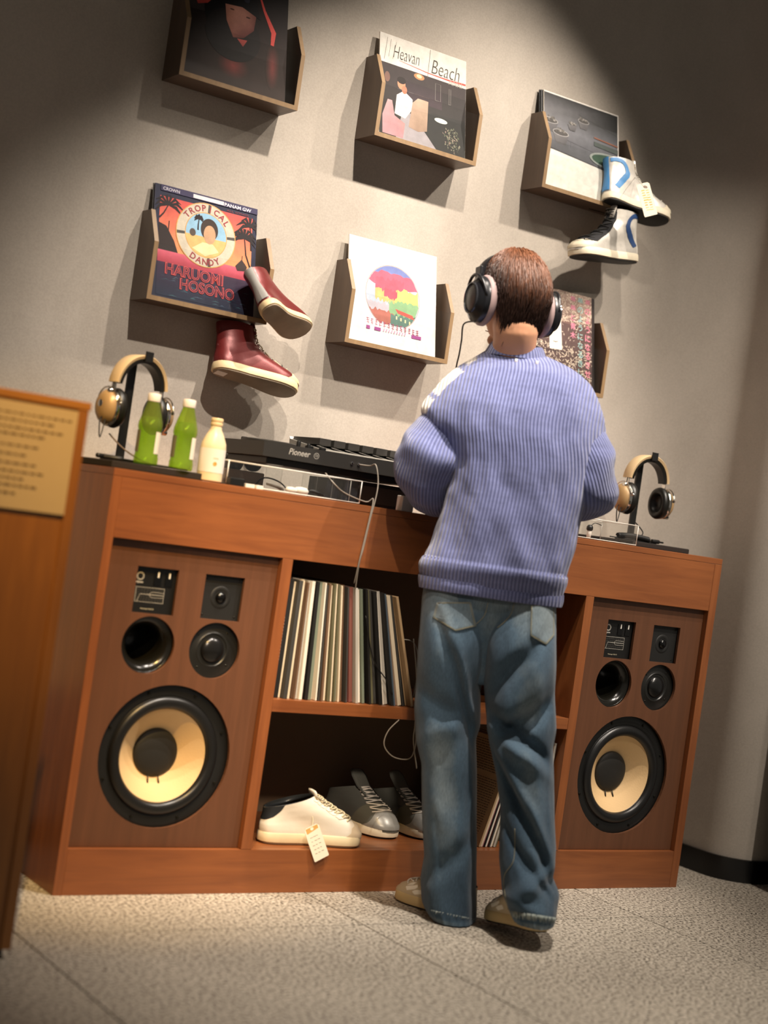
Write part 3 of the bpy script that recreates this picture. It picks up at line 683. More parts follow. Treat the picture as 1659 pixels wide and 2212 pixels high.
# ------------------------------------------------------------------ records in the console
ORD = ['first', 'second', 'third', 'fourth', 'fifth', 'sixth', 'seventh', 'eighth', 'ninth', 'tenth']
def ordinal(n):
    if n <= 10: return ORD[n-1]
    return '%d%s' % (n, 'th' if 10 <= n % 100 <= 20 else {1: 'st', 2: 'nd', 3: 'rd'}.get(n % 10, 'th'))
PAL = [('white', 'e9e2d4'), ('cream', 'd8c9ae'), ('black', '1b1a18'), ('dark grey', '3c3b38'), ('brown', '6d5440'), ('pale grey', 'b5b0a5'), ('tan', 'b1946f'),
       ('olive', '5f5c43'), ('pink', 'b4787c'), ('grey green', '76806f'), ('dull red', '7a4a41'), ('slate blue', '4f5d69')]
SEQ = [0, 2, 2, 1, 3, 1, 0, 4, 5, 0, 3, 2, 9, 1, 0, 3, 4, 1, 7, 1, 7, 9, 1, 4, 3, 8, 10, 5, 0, 9, 3, 2, 7, 3, 2, 0, 5, 2, 11, 8, 1, 3, 2, 6, 6, 2]
random.seed(21)
REC_ME = {}
def record(x, y, z, ang, th, ci, label, group, pivot_right=False, h=.312):
    key = (round(th, 4), round(h, 3), pivot_right)
    x0 = -th if pivot_right else 0
    nm, hexc = PAL[ci]
    o = MB().box((x0, 0, 0), (x0+th, h, h), min(.0006, th*.2)).build('record_sleeve', mat('sleeve_'+nm.replace(' ', '_'), hexc, .55, noise_amt=.12, nscale=9), None)
    o.matrix_world = Matrix.Translation((x, y, z)) @ Matrix.Rotation(ang, 4, 'Y')
    tag(o, label, 'record', group); return o
x = SHX0+.003; prev = 0.0
N = len(SEQ)
ths = [random.choice([.0035, .004, .005, .006, .0075, .009]) for _ in SEQ]
k = .325/sum(ths); ths = [t*k for t in ths]
for i, ci in enumerate(SEQ):
    a = math.radians(19.5)*max(0, (i-3)/(N-4))**1.25
    if i: x += .0004+.312*(math.sin(a)-math.sin(prev))
    prev = a; h = random.choice([.308, .311, .312, .313, .314])
    if i == 3: h = .306
    o = record(x, random.uniform(.014, .034), SHZ+.0006, -a, ths[i], ci, '%s record spine, %s from the left divider on the upper shelf' % (PAL[ci][0], ordinal(i+1)), 'records filed on the upper shelf', h=h)
    if i == 1:
        p = Print(); 
        for q in range(14): p.ell(.0035, .10+.0085*q, .0012, .002, 'c9c2b2', n=8)
        p.build('spine_print', o)
    x += ths[i]/math.cos(a)+.0002
# lower right: a leaning stack with its first cover facing left
x = 1.297; prev = math.radians(15)
LOW = [6, 1, 8, 2, 0, 10, 3, 0, 1, 5, 7]
for i, ci in enumerate(LOW):
    th = [.006, .007, .004, .004, .006, .004, .005, .005, .004, .007, .005][i]; a = math.radians(15-.35*i)
    x += th/math.cos(a)+.0008
    lb = 'tan record leaning in the lower shelf, its cover full of small text facing left' if i == 0 else '%s record leaning in the lower shelf, %s in the stack from the left' % (PAL[ci][0], ordinal(i+1))
    o = record(x, .035+.002*(i % 3), PLZ+.0006, a, th, ci, lb, 'records leaning on the lower shelf', True, h=.312 if i else .314)
    if i == 0:
        p = Print(); random.seed(31)
        for q in range(40):
            v_ = .300-q*.0072
            if 12 < q < 15: continue
            u_ = .10
            while u_ < .300:
                w_ = random.uniform(.006, .02); p.line([(u_, v_), (min(u_+w_, .302), v_)], .0022, '4d4030'); u_ += w_+.0025
        q_ = p.build('cover_print', o); q_.matrix_basis = Matrix.Translation((-th, .314, 0)) @ Matrix.Rotation(-PI/2, 4, 'Z')
x = 1.470
for i, (ci, th) in enumerate(((1, .010), (0, .007), (2, .012), (0, .009), (4, .006), (5, .008))):
    record(x, .030, PLZ+.0006, math.radians(2.2), th, ci, '%s record standing upright by the right divider, %s of that small group' % (PAL[ci][0], ordinal(i+1)), 'records upright by the right divider', True)
    x += th+.0012

# ------------------------------------------------------------------ sneakers
SOLE_F = [(0, 0), (.012, .30), (.04, .50), (.10, .66), (.22, .72), (.38, .71), (.54, .83), (.68, .97), (.78, 1.0), (.87, .94), (.93, .79), (.97, .56), (.99, .33), (1, 0)]
def sole_hw(s):
    for (a, va), (b, vb) in zip(SOLE_F, SOLE_F[1:]):
        if s <= b: return va+(vb-va)*(s-a)/(b-a)
    return 0
class Last:
    """a shoe's skin: horizontal slices (z, x0, x1, width, oval blend)"""
    def __init__(s, keys, tilt=.0, zt=.1, side=1): s.k = keys; s.tilt = tilt; s.zt = zt; s.side = side
    def at(s, z):
        K = s.k
        g = lambda j: interp([(q[0], q[j]) for q in K], z)
        return g(1), g(2), g(3), g(4)
    def pt(s, th, z, off=0.0):
        x0, x1, w, bl = s.at(z); q = (1-math.cos(th))/2
        hw = sole_hw(q)*(1-bl)+bl*math.sqrt(max(0, 1-(2*q-1)**2))
        y = math.copysign(hw*w/2, math.sin(th)) if abs(math.sin(th)) > 1e-6 else 0
        bend = .010*s.side*math.sin(PI*min(1, max(0, q)))*(1-bl)
        p = Vector((x0+(x1-x0)*q, y+bend, z+s.tilt*max(0, (z-.04)/s.zt)*(x0+(x1-x0)*q-.07)))
        if off:
            c = Vector(((x0+x1)/2+(x1-x0)*.28*(2*q-1), bend, z-.012)); d = (p-c).normalized(); p = p+d*off
        return p
    def rings(s, zs, M=44, off=0.0): return [[s.pt(2*PI*k/M, z, off) for k in range(M)] for z in zs]
    def patch(s, fn0, fn1, n=18, m=5, off=.0012):
        """strip between two (theta,z) curves"""
        mb = MB(); rings = []
        for i in range(n+1):
            a = fn0(i/n); b = fn1(i/n); rings.append([s.pt(a[0]+(b[0]-a[0])*j/m, a[1]+(b[1]-a[1])*j/m, off) for j in range(m+1)])
        return mb.loft(rings, cap=False, close=False)
LOW_K = [(.022, .004, .284, .098, 0), (.036, .001, .283, .100, 0), (.048, .001, .268, .097, .05), (.060, .003, .236, .090, .2), (.073, .005, .200, .082, .45), (.088, .006, .168, .073, .75), (.105, .006, .140, .066, 1)]
HI_K = LOW_K[:-2]+[(.088, .004, .172, .076, .75), (.105, .004, .150, .070, 1), (.125, .003, .130, .069, 1), (.150, -.002, .122, .072, 1), (.162, -.003, .120, .073, 1)]
def sneaker(label, cat_group, mtx, hi, upper, sole, outsole, lining, lace=None, side=1, scale=1.0, name=None, toe=None, sole_h=.026, tilt=None, lace_n=6, tongue=(.014, .006, 1.0)):
    t = thing(name or ('high_top_sneaker' if hi else 'low_sneaker'), label, 'shoe', group=cat_group, mtx=mtx @ Matrix.Scale(scale, 4))
    K = HI_K if hi else LOW_K; top = K[-1][0]
    L = Last(K, (.10 if hi else .28) if tilt is None else tilt, top-.04, side)
    zs = [.020+(top-.020)*i/18 for i in range(19)]
    out = L.rings(zs); inn = L.rings([top-.001-(top-.045)*i/5 for i in range(6)], off=-.006)
    MB().loft(out, cap=False).build('upper', upper, t, smooth=True)
    MB().loft([out[-1]]+[[p+Vector((0, 0, .002)) for p in L.rings([top], off=-.003)[0]]]+inn).build('lining', lining, t, smooth=True)
    def ol(z, g, d): return [Vector((.142+(.004-g+(.282+2*g-.008)*(1-math.cos(a))/2-.142)*1.0, math.copysign(sole_hw((1-math.cos(a))/2)*(.098/2+g), math.sin(a)) if abs(math.sin(a)) > 1e-6 else 0, z))+Vector((0, .010*side*math.sin(PI*(1-math.cos(a))/2), 0)) for a in [2*PI*k/44 for k in range(44)]]
    so = MB().loft([ol(.004, -.001, 0), ol(.006, .0035, 0), ol(.012, .0045, 0), ol(sole_h, .0035, 0), ol(sole_h+.003, .0012, 0), ol(sole_h+.004, -.004, 0)]).build('sole', sole, t, smooth='auto')
    MB().loft([ol(0, -.003, 0), ol(.0015, -.0008, 0), ol(.0045, -.0008, 0)]).build('outsole', outsole, t, smooth='auto')
    # tongue
    f1 = L.pt(PI, top-.004); f0 = L.pt(PI, top-.03); tl, lean, tw_ = tongue
    sec = lambda k: ((0, -.022*k), (.005, -.013*k), (.006, .013*k), (0, .022*k), (-.005, .013*k), (-.005, -.013*k))
    MB().loft([[Vector((f0.x-.006+dx, y, f0.z)) for dx, y in sec(tw_)], [Vector((f1.x-.008+dx, y, f1.z+.002)) for dx, y in sec(tw_*1.1)],
               [Vector((f1.x-.008-lean*.6+dx, y, f1.z+.002+tl*.6)) for dx, y in sec(tw_*1.15)], [Vector((f1.x-.008-lean*.9+dx*.8, y, f1.z+.002+tl*.9)) for dx, y in sec(tw_*.95)],
               [Vector((f1.x-.008-lean+dx*.4, y, f1.z+.002+tl)) for dx, y in sec(tw_*.6)]]).build('tongue', lining if lace is None else upper, t, smooth=True)
    if toe: L.patch(lambda u: (PI-1.0+2.0*u, .0262), lambda u: (PI-.72+1.44*u, .046+.010*math.sin(PI*u)), 20, 5, .0014).build('toe_cap', toe, t, smooth=True)
    if lace:
        lc = MB()
        za, zb = .056, top-.006
        for i in range(lace_n):
            z0 = za+(zb-za)*i/(lace_n-1); z1 = min(zb, z0+(zb-za)/(lace_n-1)*.8)
            for sg in (1, -1):
                w_ = .62 if not hi else .66
                lc.tube(smoothcurve([L.pt(PI-sg*w_, z0, .002), L.pt(PI-sg*.25, z0+(z1-z0)*.35, .005), L.pt(PI+sg*.25, z0+(z1-z0)*.7, .005), L.pt(PI+sg*w_, z1, .002)], 4), .0021, 6)
        lc.build('laces', lace, t, smooth=True)
    return t, L
def frame(heel, toe_dir, up):
    x_ = Vector(toe_dir).normalized(); u_ = Vector(up); y_ = u_.cross(x_).normalized(); z_ = x_.cross(y_)
    return Matrix(((x_.x, y_.x, z_.x, heel[0]), (x_.y, y_.y, z_.y, heel[1]), (x_.z, y_.z, z_.z, heel[2]), (0, 0, 0, 1)))
def from_px(h_px, y, t_px, Lg, roll, near=True):
    """heel pixel at depth y, toe pixel on its ray a shoe's length away; roll shows the sole to a viewer below"""
    h = at_y(*h_px, y); t = on_ray_at(*t_px, h, Lg, near); d = (t-h).normalized()
    up = Vector((0, 0, 1)); up = (up-d*up.dot(d)).normalized(); up = Matrix.Rotation(roll, 3, d) @ up
    return frame(h, d, up)
WHITE_L = mat('white_leather', 'e4ddcf', .5, bump=.15, bscale=90, noise_amt=.08); CREAM = mat('cream_rubber', 'd9c9a6', .55, noise_amt=.12, nscale=35)
DARKL = mat('dark_leather', '23272b', .35); OUTS = mat('gum_outsole', '8b7a60', .6); LACEW = mat('white_lace', 'd8d2c6', .8); LACEC = mat('cream_lace', 'cabf9f', .8)
SILV = mat('silver_leather', 'cfcac0', .32, .25, noise_amt=.25, nscale=50, bump=.3, bscale=60); BLUE = mat('blue_stripe', '3f7fb5', .5); NAVY = mat('navy_stripe', '22406e', .5)
BLKS = mat('black_suede', '17171a', .85); OUTB = mat('black_outsole', '090909', .6); OFFW = mat('offwhite_foxing', 'd8cdb4', .55, noise_amt=.15, nscale=30)
GREYL = mat('grey_leather', '8f8e88', .35, .2, noise_amt=.15, nscale=30); GREYD = mat('grey_suede', '55564f', .8); LIN = mat('dark_lining', '1c1b19', .9)
def red_mat():
    m = mat('red_sequin', '6b2221', .36, .25)
    nt = m.node_tree; b = nt.nodes['Principled BSDF']; tc = nt.nodes.new('ShaderNodeTexCoord')
    v = nt.nodes.new('ShaderNodeTexVoronoi'); v.inputs['Scale'].default_value = 260; nt.links.new(tc.outputs['Object'], v.inputs['Vector'])
    bp = nt.nodes.new('ShaderNodeBump'); bp.inputs['Strength'].default_value = 1.0; bp.inputs['Distance'].default_value = .006
    nt.links.new(v.outputs['Color'], bp.inputs['Height']); nt.links.new(bp.outputs[0], b.inputs['Normal']); return m
REDS = red_mat()
def hang_tag(parent, mtx, w, h, print_fn, name='price_tag', color='e9dfca'):
    poly = [(-w/2, 0), (-w/2+.005, -.0), (w/2-.004, 0), (w/2, -.004), (w/2, -h), (-w/2, -h)]
    poly = [(-w/2, -.006), (-w/2+.006, 0), (w/2-.006, 0), (w/2, -.006), (w/2, -h+.002), (w/2-.002, -h), (-w/2+.002, -h), (-w/2, -h+.002)]
    o = MB().prism(poly, 0, .0012, 'y').build(name, mat('tag_card', color, .7), parent); o.matrix_basis = mtx
    p = Print(-.0001); print_fn(p); p.build('tag_print', o)
    return o
# white low shoe with its price tag, lower shelf
WS = frame((.592, .085, PLZ+.0005), (1, -.10, 0), (0, 0, 1))
t, L = sneaker('white leather low sneaker with a black heel and a price tag, on the lower shelf', 'sneakers on the lower shelf', WS, False, WHITE_L, CREAM, OUTS, DARKL, LACEC, 1, 1.07, toe=mat('ivory_toe', 'd8c6aa', .5), lace_n=7)
L.patch(lambda u: (-1.15+2.3*u, .064+.038*abs(2*u-1)**2.2), lambda u: (-1.2+2.4*u, .1052), 26, 5, .0008).build('heel_collar', DARKL, t, smooth=True)
for i in range(6):
    z0 = .060+i*.0068
    L.patch(lambda u, z0=z0: (PI+.52, z0), lambda u, z0=z0: (PI+.82, z0+.006*u), 4, 3, .0012).build('eyelet_tab', WHITE_L, t, smooth=True)
def tprint(p):
    p.poly([(-.019, -.002), (.019, -.002), (.019, -.012), (-.019, -.016)], 'c99b4f'); p.ell(0, -.007, .005, .004, 'e9dfca')
    random.seed(2)
    for q in range(5):
        yy = -.028-.011*q
        for k in range(3): p.line([(-.014+.010*k, yy), (-.014+.010*k+random.uniform(.004, .009), yy-.001)], .0011, '6d6a63')
iv = (t.matrix_world).inverted()
A = at_y(672, 1785, .004); B_ = at_y(700, 1868, -.016)
dz = (A-B_).normalized(); nx = Vector((1, .0, .12)); nx = (nx-dz*nx.dot(dz)).normalized(); ny = dz.cross(nx)
TM = Matrix(((nx.x, ny.x, dz.x, A.x), (nx.y, ny.y, dz.y, A.y), (nx.z, ny.z, dz.z, A.z), (0, 0, 0, 1)))
hang_tag(t, iv @ TM, .047, .092, tprint)
MB().tube(smoothcurve([iv @ at_y(672, 1752, .055), iv @ at_y(676, 1770, .028), iv @ (A+dz*-.006)], 5), .0009, 6).build('tag_string', LACEC, t, smooth=True)
# pair of grey low sneakers
for i, (tu, tv) in enumerate(((850, 1815), (934, 1817))):
    ax_ = Vector((.20, -.98, 0)).normalized(); tp_ = at_z(tu, tv, PLZ); tp_.y = max(tp_.y, .012); hp_ = tp_-ax_*.285
    m_ = frame((hp_.x, hp_.y, PLZ+.0005), ax_, (0, 0, 1))
    t, L = sneaker('grey low sneaker with white laces on the lower shelf, %s' % ('left of the pair' if i == 0 else 'nearest the jeans'), 'sneakers on the lower shelf', m_, False, GREYD, OFFW, OUTB, LIN, LACEW, 1 if i else -1, 1.0, toe=GREYL, lace_n=7, tongue=(.042, .040, 1.2))
    MB().tube(smoothcurve([L.pt(PI-.4, .098, .004), L.pt(PI-.9, .098, .012), L.pt(PI-1.3, .085, .014), L.pt(PI-1.35, .062, .012)], 5), .0018, 6).build('loose_lace', LACEW, t, smooth=True)
    L.patch(lambda u: (PI-1.15+2.3*u, .0262), lambda u: (PI-.62+1.24*u, .052+.012*math.sin(PI*u)), 20, 5, .0018).build('toe_panel', GREYL, t, smooth=True)
# hanging pairs
def jazz(L, t, m, sgn=-1, hi=True):
    """curved side stripe on the ankle"""
    pts = [(.55, .150), (.95, .152), (1.35, .146), (1.55, .128), (1.50, .108), (1.25, .090), (.95, .070), (.70, .050)]
    for s in (1, -1):
        c = smoothcurve([Vector((s*a if s > 0 else 2*PI-a, z, 0)) for a, z in pts], 5); mb = MB(); rings = []
        for i, q in enumerate(c):
            tt = (c[min(i+1, len(c)-1)]-c[max(i-1, 0)]); tt = Vector((tt.x*.06, tt.y, 0)).normalized(); nn = Vector((-tt.y/.06, tt.x, 0))*.0075
            rings.append([L.pt((q+nn*j).x, (q+nn*j).y, .0022-.0008*abs(j)) for j in (-1, 0, 1)])
        mb.loft(rings, cap=False, close=False).build('side_stripe', m, t, smooth=True)
m1 = from_px((1304, 432), .350, (1441, 487), .270, math.radians(-15), False)
t, L = sneaker('silver and blue high-top sneaker with a white tag hanging beside the top right shelf', 'blue sneakers hanging on the wall', m1, True, SILV, OFFW, OUTB, LIN, LACEW, 1, .95, toe=OFFW)
jazz(L, t, BLUE); L.patch(lambda u: (-.32+.64*u, .034), lambda u: (-.42+.84*u, .163), 10, 8, .0016).build('heel_stripe', BLUE, t, smooth=True)
L.patch(lambda u: (PI-.62+1.24*u, .048), lambda u: (PI-.75+1.5*u, .085), 12, 6, .0012).build('vamp', BLKS, t, smooth=True)
def yprint(p):
    random.seed(4)
    for q in range(9):
        yy = -.022-.0078*q; c = random.choice(['e0b04a', 'd8a53c', 'ecc877'])
        p.line([(-.011, yy), (.002+random.uniform(-.004, .004), yy-.0005)], random.uniform(.002, .0042), c)
        p.line([(.004, yy-.002), (.014, yy-.0025)], random.uniform(.0015, .003), c)
    p.ell(.006, -.013, .0075, .0042, '8d7a6d', rot=-.5)
iv = t.matrix_world.inverted(); A = at_y(1388, 396, .235); B_ = at_y(1408, 470, .215); dz = (A-B_).normalized(); nx = Vector((1, -.35, -.12)); nx = (nx-dz*nx.dot(dz)).normalized(); ny = dz.cross(nx)
hang_tag(t, iv @ Matrix(((nx.x, ny.x, dz.x, A.x), (nx.y, ny.y, dz.y, A.y), (nx.z, ny.z, dz.z, A.z), (0, 0, 0, 1))), .046, .105, yprint, color='eee6da')
MB().tube(smoothcurve([L.pt(PI-.2, .13, .004), iv @ (A+Vector((0, .02, .012))), iv @ (A+dz*-.010)], 5), .001, 6).build('tag_string', LACEW, t, smooth=True)
m2 = from_px((1372, 571), .36, (1238, 553), .280, math.radians(4), near=True)
t, L = sneaker('silver and navy high-top sneaker hanging by its lace under the top right shelf', 'blue sneakers hanging on the wall', m2, True, SILV, OFFW, OUTB, LIN, mat('black_lace', '15140f', .8), -1, 1.0, toe=OFFW)
jazz(L, t, NAVY); L.patch(lambda u: (PI-.95+1.9*u, .048), lambda u: (PI-.7+1.4*u, .150), 14, 8, .0016).build('vamp', BLKS, t, smooth=True)
iv = t.matrix_world.inverted()
MB().tube(smoothcurve([L.pt(PI, .155, .004), iv @ at_y(1330, 488, .40), iv @ at_y(1330, 470, .42), iv @ Vector((1.70, .44, 2.1035))], 5), .0016, 6).build('hanging_lace', mat('black_lace'), t, smooth=True)
r1 = from_px((576, 664), .255, (660, 722), .235, math.radians(-40), False)
OUTG = mat('worn_outsole', '8a7a66', .7, noise_amt=.25, nscale=25); CRM = mat('aged_foxing', 'd0b98e', .55, noise_amt=.25, nscale=25)
t, L = sneaker('red glittering high-top sneaker with its sole towards us, beside the lower left shelf', 'red sneakers hanging on the wall', r1, True, REDS, CRM, OUTG, LIN, LACEC, 1, .86)
L.patch(lambda u: (-.35+.7*u, .034), lambda u: (-.45+.9*u, .163), 10, 8, .0016).build('heel_stripe', mat('grey_heel_strip', '8f8c86', .6), t, smooth=True)
r2 = from_px((458, 800), .385, (638, 858), .270, math.radians(-17), False)
t, L = sneaker('red glittering high-top sneaker hanging under the lower left shelf, toe to the right', 'red sneakers hanging on the wall', r2, True, REDS, CRM, OUTG, LIN, LACEC, -1, .95, toe=CRM)
for i in range(5):
    c_ = L.pt(PI+.78+.05*i, .060+.012*i, .002); n_ = (c_-L.pt(PI+.78+.05*i, .060+.012*i, -.004)).normalized()
    q_ = n_.to_track_quat('Z', 'Y').to_matrix().to_4x4(); MB().lathe([(.0022, 0), (.0036, .0008), (.0046, 0)], 12, Matrix.Translation(c_) @ q_).build('eyelet', mat('nickel', 'd8d4cc', .2, 1.0), t, smooth=True)
MB().box((.012, -.014, -.0012), (.045, .014, -.0001)).build('size_sticker', mat('sticker_white', 'e6e2da', .6), t)
iv = t.matrix_world.inverted()
MB().tube(smoothcurve([L.pt(PI, .155, .004), iv @ at_y(549, 722, .42), iv @ Vector((.50, .44, 1.4995))], 5), .0014, 6).build('hanging_lace', LACEC, t, smooth=True)

# ------------------------------------------------------------------ headphones on stands
BEIGE = mat('beige_vinyl', 'cdb288', .5, noise_amt=.06); SHELL = mat('tan_shell', 'a98a5f', .38, .1); CHR = mat('chrome', 'd9d6d0', .12, 1.0); PAD = mat('black_leatherette', '14130f', .4); CABLE = mat('black_cable', '11100f', .5)
def cup(t, sx, parts):
    """ear cup at x = sx*.075, outer side away from the head"""
    M = Matrix.Translation((sx*.062, 0, -.066)) @ Matrix.Rotation(sx*PI/2, 4, 'Y')
    k = MB().lathe([(.0001, .050), (.014, .049), (.026, .045), (.034, .036), (.037, .026)], 36, M, 1.22, 1.0).build('ear_cup', parts['shell'], t, smooth=True)
    MB().lathe([(.0372, .0265), (.0395, .024), (.040, .017), (.038, .0145)], 36, M, 1.22, 1.0).build('trim_ring', parts['ring'], k, smooth=True)
    MB().lathe([(.037, .0148), (.041, .010), (.042, .000), (.039, -.008), (.030, -.010), (.023, -.004), (.021, .004), (.0001, .005)], 36, M, 1.22, 1.0).build('ear_pad', parts['pad'], k, smooth=True)
    return k, M
def retro_headphones(loc, rz, label):
    t = thing('headphones', label, 'headphones', loc, (0, 0, rz), 'beige headphones on stands')
    n = 28; out = []; inn = []
    def arch(r_x, r_z, th, w, y0=0, a0=.12):
        rings = []
        for i in range(n+1):
            a = a0+(PI-2*a0)*i/n; c = Vector((-r_x*math.cos(a), 0, r_z*math.sin(a)-.012)); nn = Vector((-math.cos(a), 0, math.sin(a)))
            ww = w*(.8+.2*math.sin(a))
            rings.append([c+nn*dn+Vector((0, dy, 0)) for dn, dy in ((-th/2, -ww/2+.003), (th/2-.003, -ww/2), (th/2, -ww/2+.004), (th/2, ww/2-.004), (th/2-.003, ww/2), (-th/2, ww/2-.003))])
        return rings
    MB().loft(arch(.079, .087, .010, .048)).build('headband', BEIGE, t, smooth='auto')
    MB().loft(arch(.0685, .0765, .012, .040)).build('band_pad', PAD, t, smooth='auto')
    for sx in (-1, 1):
        k, M = cup(t, sx, dict(shell=SHELL, ring=CHR, pad=PAD))
        MB().box((sx*.0765-.0012, -.008, -.032), (sx*.0765+.0012, .008, .004), .0005).build('slider', CHR, t)
        MB().tube([(sx*.083+.010*sx*math.cos(a), .047*math.sin(a)*1.0, -.066+.050*math.cos(a)) for a in [(-1.35+2.7*i/14) for i in range(15)]], .0022, 6).build('yoke', CHR, t, smooth=True)
        for sy in (-1, 1): MB().lathe([(.0001, .005), (.004, .004), (.005, 0)], 12, Matrix.Translation((sx*.084, sy*.046, -.055)) @ Matrix.Rotation(sx*PI/2, 4, 'Y')).build('pivot', CHR, t, smooth=True)
        e = M @ Vector((0.006, 0, .0495)); MB().lathe([(.0095, -.004), (.0095, .001), (.008, .0018), (.0001, .0018)], 20, M @ Matrix.Translation((.006, 0, .0485))).build('emblem', CHR, k, smooth='auto')
        MB().lathe([(.0075, -.012), (.0075, .002), (.006, .004), (.0001, .004)], 16, M @ Matrix.Translation((.040, -.012, .034))).build('volume_knob', CHR, k, smooth='auto')
        if sx < 0: MB().tube(smoothcurve([M @ Vector((-.026, -.006, .042)), M @ Vector((-.04, -.030, .066)), M @ Vector((-.075, -.022, .050)), Vector((sx*.080, -.004, .002))], 6), .0017, 6).build('ear_lead', CABLE, t, smooth=True)
    return t
def headphone_stand(loc, rz, h, label):
    t = thing('headphone_stand', label, 'stand', loc, (0, 0, rz), 'black headphone stands')
    MB().box((-.045, -.045, 0), (.045, .055, .008), .002).build('base', BK, t)
    MB().box((-.0115, .030, .008), (.0115, .038, h-.006), .001).build('post', BK, t)
    MB().box((-.0115, -.030, h-.014), (.0115, .038, h-.006), .001).build('arm', BK, t)
    MB().box((-.0115, -.034, h-.014), (.0115, -.029, h+.012), .001).build('hook', BK, t)
    return t
HPL = (.118, .20); HPR = (1.888, .20)
MT = mat('dark_felt_mat', '1f1712', .9, bump=.3, bscale=150)
def felt(x0, y0, x1, y1, th, label):
    o = MB().box((x0, y0, HC+.0003), (x1, y1, HC+th), .003).build('felt_mat', MT, None); return tag(o, label, 'mat', 'dark mats on the console')
felt(.004, .030, .255, .42, .018, 'dark brown mat under the left headphones and green bottles')
felt(1.745, .060, 1.985, .40, .016, 'dark brown mat under the right headphone stand')
headphone_stand((HPL[0], HPL[1], HC+.0185), math.radians(12), .275, 'black headphone stand at the left end, behind the green bottles')
hpl = retro_headphones((HPL[0], HPL[1]-.005, HC+.0185+.198), math.radians(14), 'beige and chrome headphones on the left stand, behind the green bottles')
headphone_stand((HPR[0], HPR[1], HC+.0165), math.radians(-2), .275, 'black headphone stand at the right end of the console')
hpr = retro_headphones((HPR[0], HPR[1]-.005, HC+.0165+.198), math.radians(-2), 'beige and chrome headphones on the right stand, beside the person')
o = MB(); o.tube(smoothcurve([(1.846, .17, HC+.075), (1.845, .13, HC+.045), (1.80, .12, HC+.022), (1.72, .14, HC+.02)], 8), .002, 6)
o = o.build('headphone_cord', CABLE, hpr, smooth=True); bpy.context.view_layer.update(); o.matrix_basis = hpr.matrix_world.inverted()
cc = MB(); pts = []
for i in range(240):
    s_ = i/239; pts.append((1.72+.13*s_, .105+.0075*math.cos(s_*34*2*PI), HC+.0262+.0075*math.sin(s_*34*2*PI)+.004*math.sin(PI*s_)))
cc.tube(pts, .0021, 5); cc = cc.build('coiled_cord', CABLE, None, smooth=True); tag(cc, 'black coiled headphone cord lying at the right end of the console', 'cable')
pl = MB().lathe([(.0001, 0), (.006, .001), (.0065, .03), (.004, .034), (.0028, .036), (.0028, .05), (.0001, .051)], 14, Matrix.Translation((1.862, .105, HC+.0245)) @ Matrix.Rotation(PI/2, 4, 'Y')).build('jack_plug', CABLE, None, smooth='auto'); tag(pl, 'black jack plug at the end of the coiled cord', 'plug')
o = MB().tube(smoothcurve([(.055, .19, HC+.085), (.085, .15, HC+.05), (.135, .12, HC+.026), (.21, .12, HC+.022)], 8), .002, 6).build('headphone_cord', mat('tan_cable', '5a4632', .5), hpl, smooth=True); bpy.context.view_layer.update(); o.matrix_basis = hpl.matrix_world.inverted()
for i, pts in enumerate(([(.01, .10, HC+.024), (.05, .08, HC+.024), (.12, .10, HC+.022), (.20, .09, HC+.022)], [(.01, .14, HC+.026), (.07, .16, HC+.026), (.15, .07, HC+.022), (.24, .10, HC+.022)])):
    o = MB().tube(smoothcurve(pts, 8), [.006]*9+[.0025]*(len(smoothcurve(pts, 8))-9), 7).build('audio_cable', CABLE, None, smooth=True); tag(o, ['black cable with a thick plug at the left end, nearer the front edge', 'black cable with a thick plug at the left end, nearer the wall'][i], 'cable', 'cables at the left end')

# ------------------------------------------------------------------ bottles
GREEN = acrylic('green_glass', (.58, .76, .14), 1.5, .05, .14)
JUICE = mat('pale_juice', 'e6d3ae', .35, spec=.5); LABW = mat('label_white', 'ece5dc', .6); CAPW = mat('white_cap', 'efe6e0', .4)
def green_bottle(x, y, z, label, rz=0):
    t = thing('green_glass_bottle', label, 'bottle', (x, y, z), (0, 0, rz), 'green bottles on the console')
    MB().lathe([(.0001, .001), (.027, .001), (.030, .004), (.030, .020), (.0285, .024), (.0285, .088), (.030, .092), (.0295, .104), (.024, .125), (.0165, .150), (.0145, .160), (.0145, .172)], 36).build('glass_body', GREEN, t, smooth='auto')
    MB().lathe([(.0001, .005), (.026, .005), (.0265, .03), (.026, .095), (.020, .120)], 28, cap=True).build('liquid', acrylic('green_liquid', (.75, .90, .35), 1.33, .1, .06), t, smooth=True)
    MB().lathe([(.0157, .158), (.0163, .160), (.0163, .176), (.0150, .178), (.0001, .178)], 28).build('cap', CAPW, t, smooth='auto')
    lb = MB(); lb.loft([[Vector((.0292*math.cos(a), .0292*math.sin(a), z_)) for a in [-.75+1.5*i/12 for i in range(13)]] for z_ in (.030, .084)], cap=False, close=False)
    lb.build('label', LABW, t, smooth=True)
    lb = MB(); lb.loft([[Vector((.0292*math.cos(a), .0292*math.sin(a), z_)) for a in [3.3+.8*i/12 for i in range(13)]] for z_ in (.030, .084)], cap=False, close=False)
    lb.build('label', mat('label_back', '6f6a52', .6), t, smooth=True)
    return t
BZ = HC+.0003
green_bottle(.105, .062, HC+.0183, 'green glass bottle with a white cap, in front of the left headphones', -.62)
green_bottle(.196, .050, HC+.0183, 'green glass bottle with a white cap, next to the pale juice bottle', -.55)
t = thing('juice_bottle', 'pale cloudy juice bottle with a white label and cream cap', 'bottle', (.277, .045, BZ))
MB().lathe([(.0001, .001), (.028, .001), (.0325, .004), (.0325, .085), (.031, .098), (.022, .120), (.0145, .134), (.0135, .146)], 36, cap=False).build('glass_body', JUICE, t, smooth='auto')
MB().lathe([(.0330, .024), (.0330, .084)], 40).build('label', LABW, t, smooth=True)
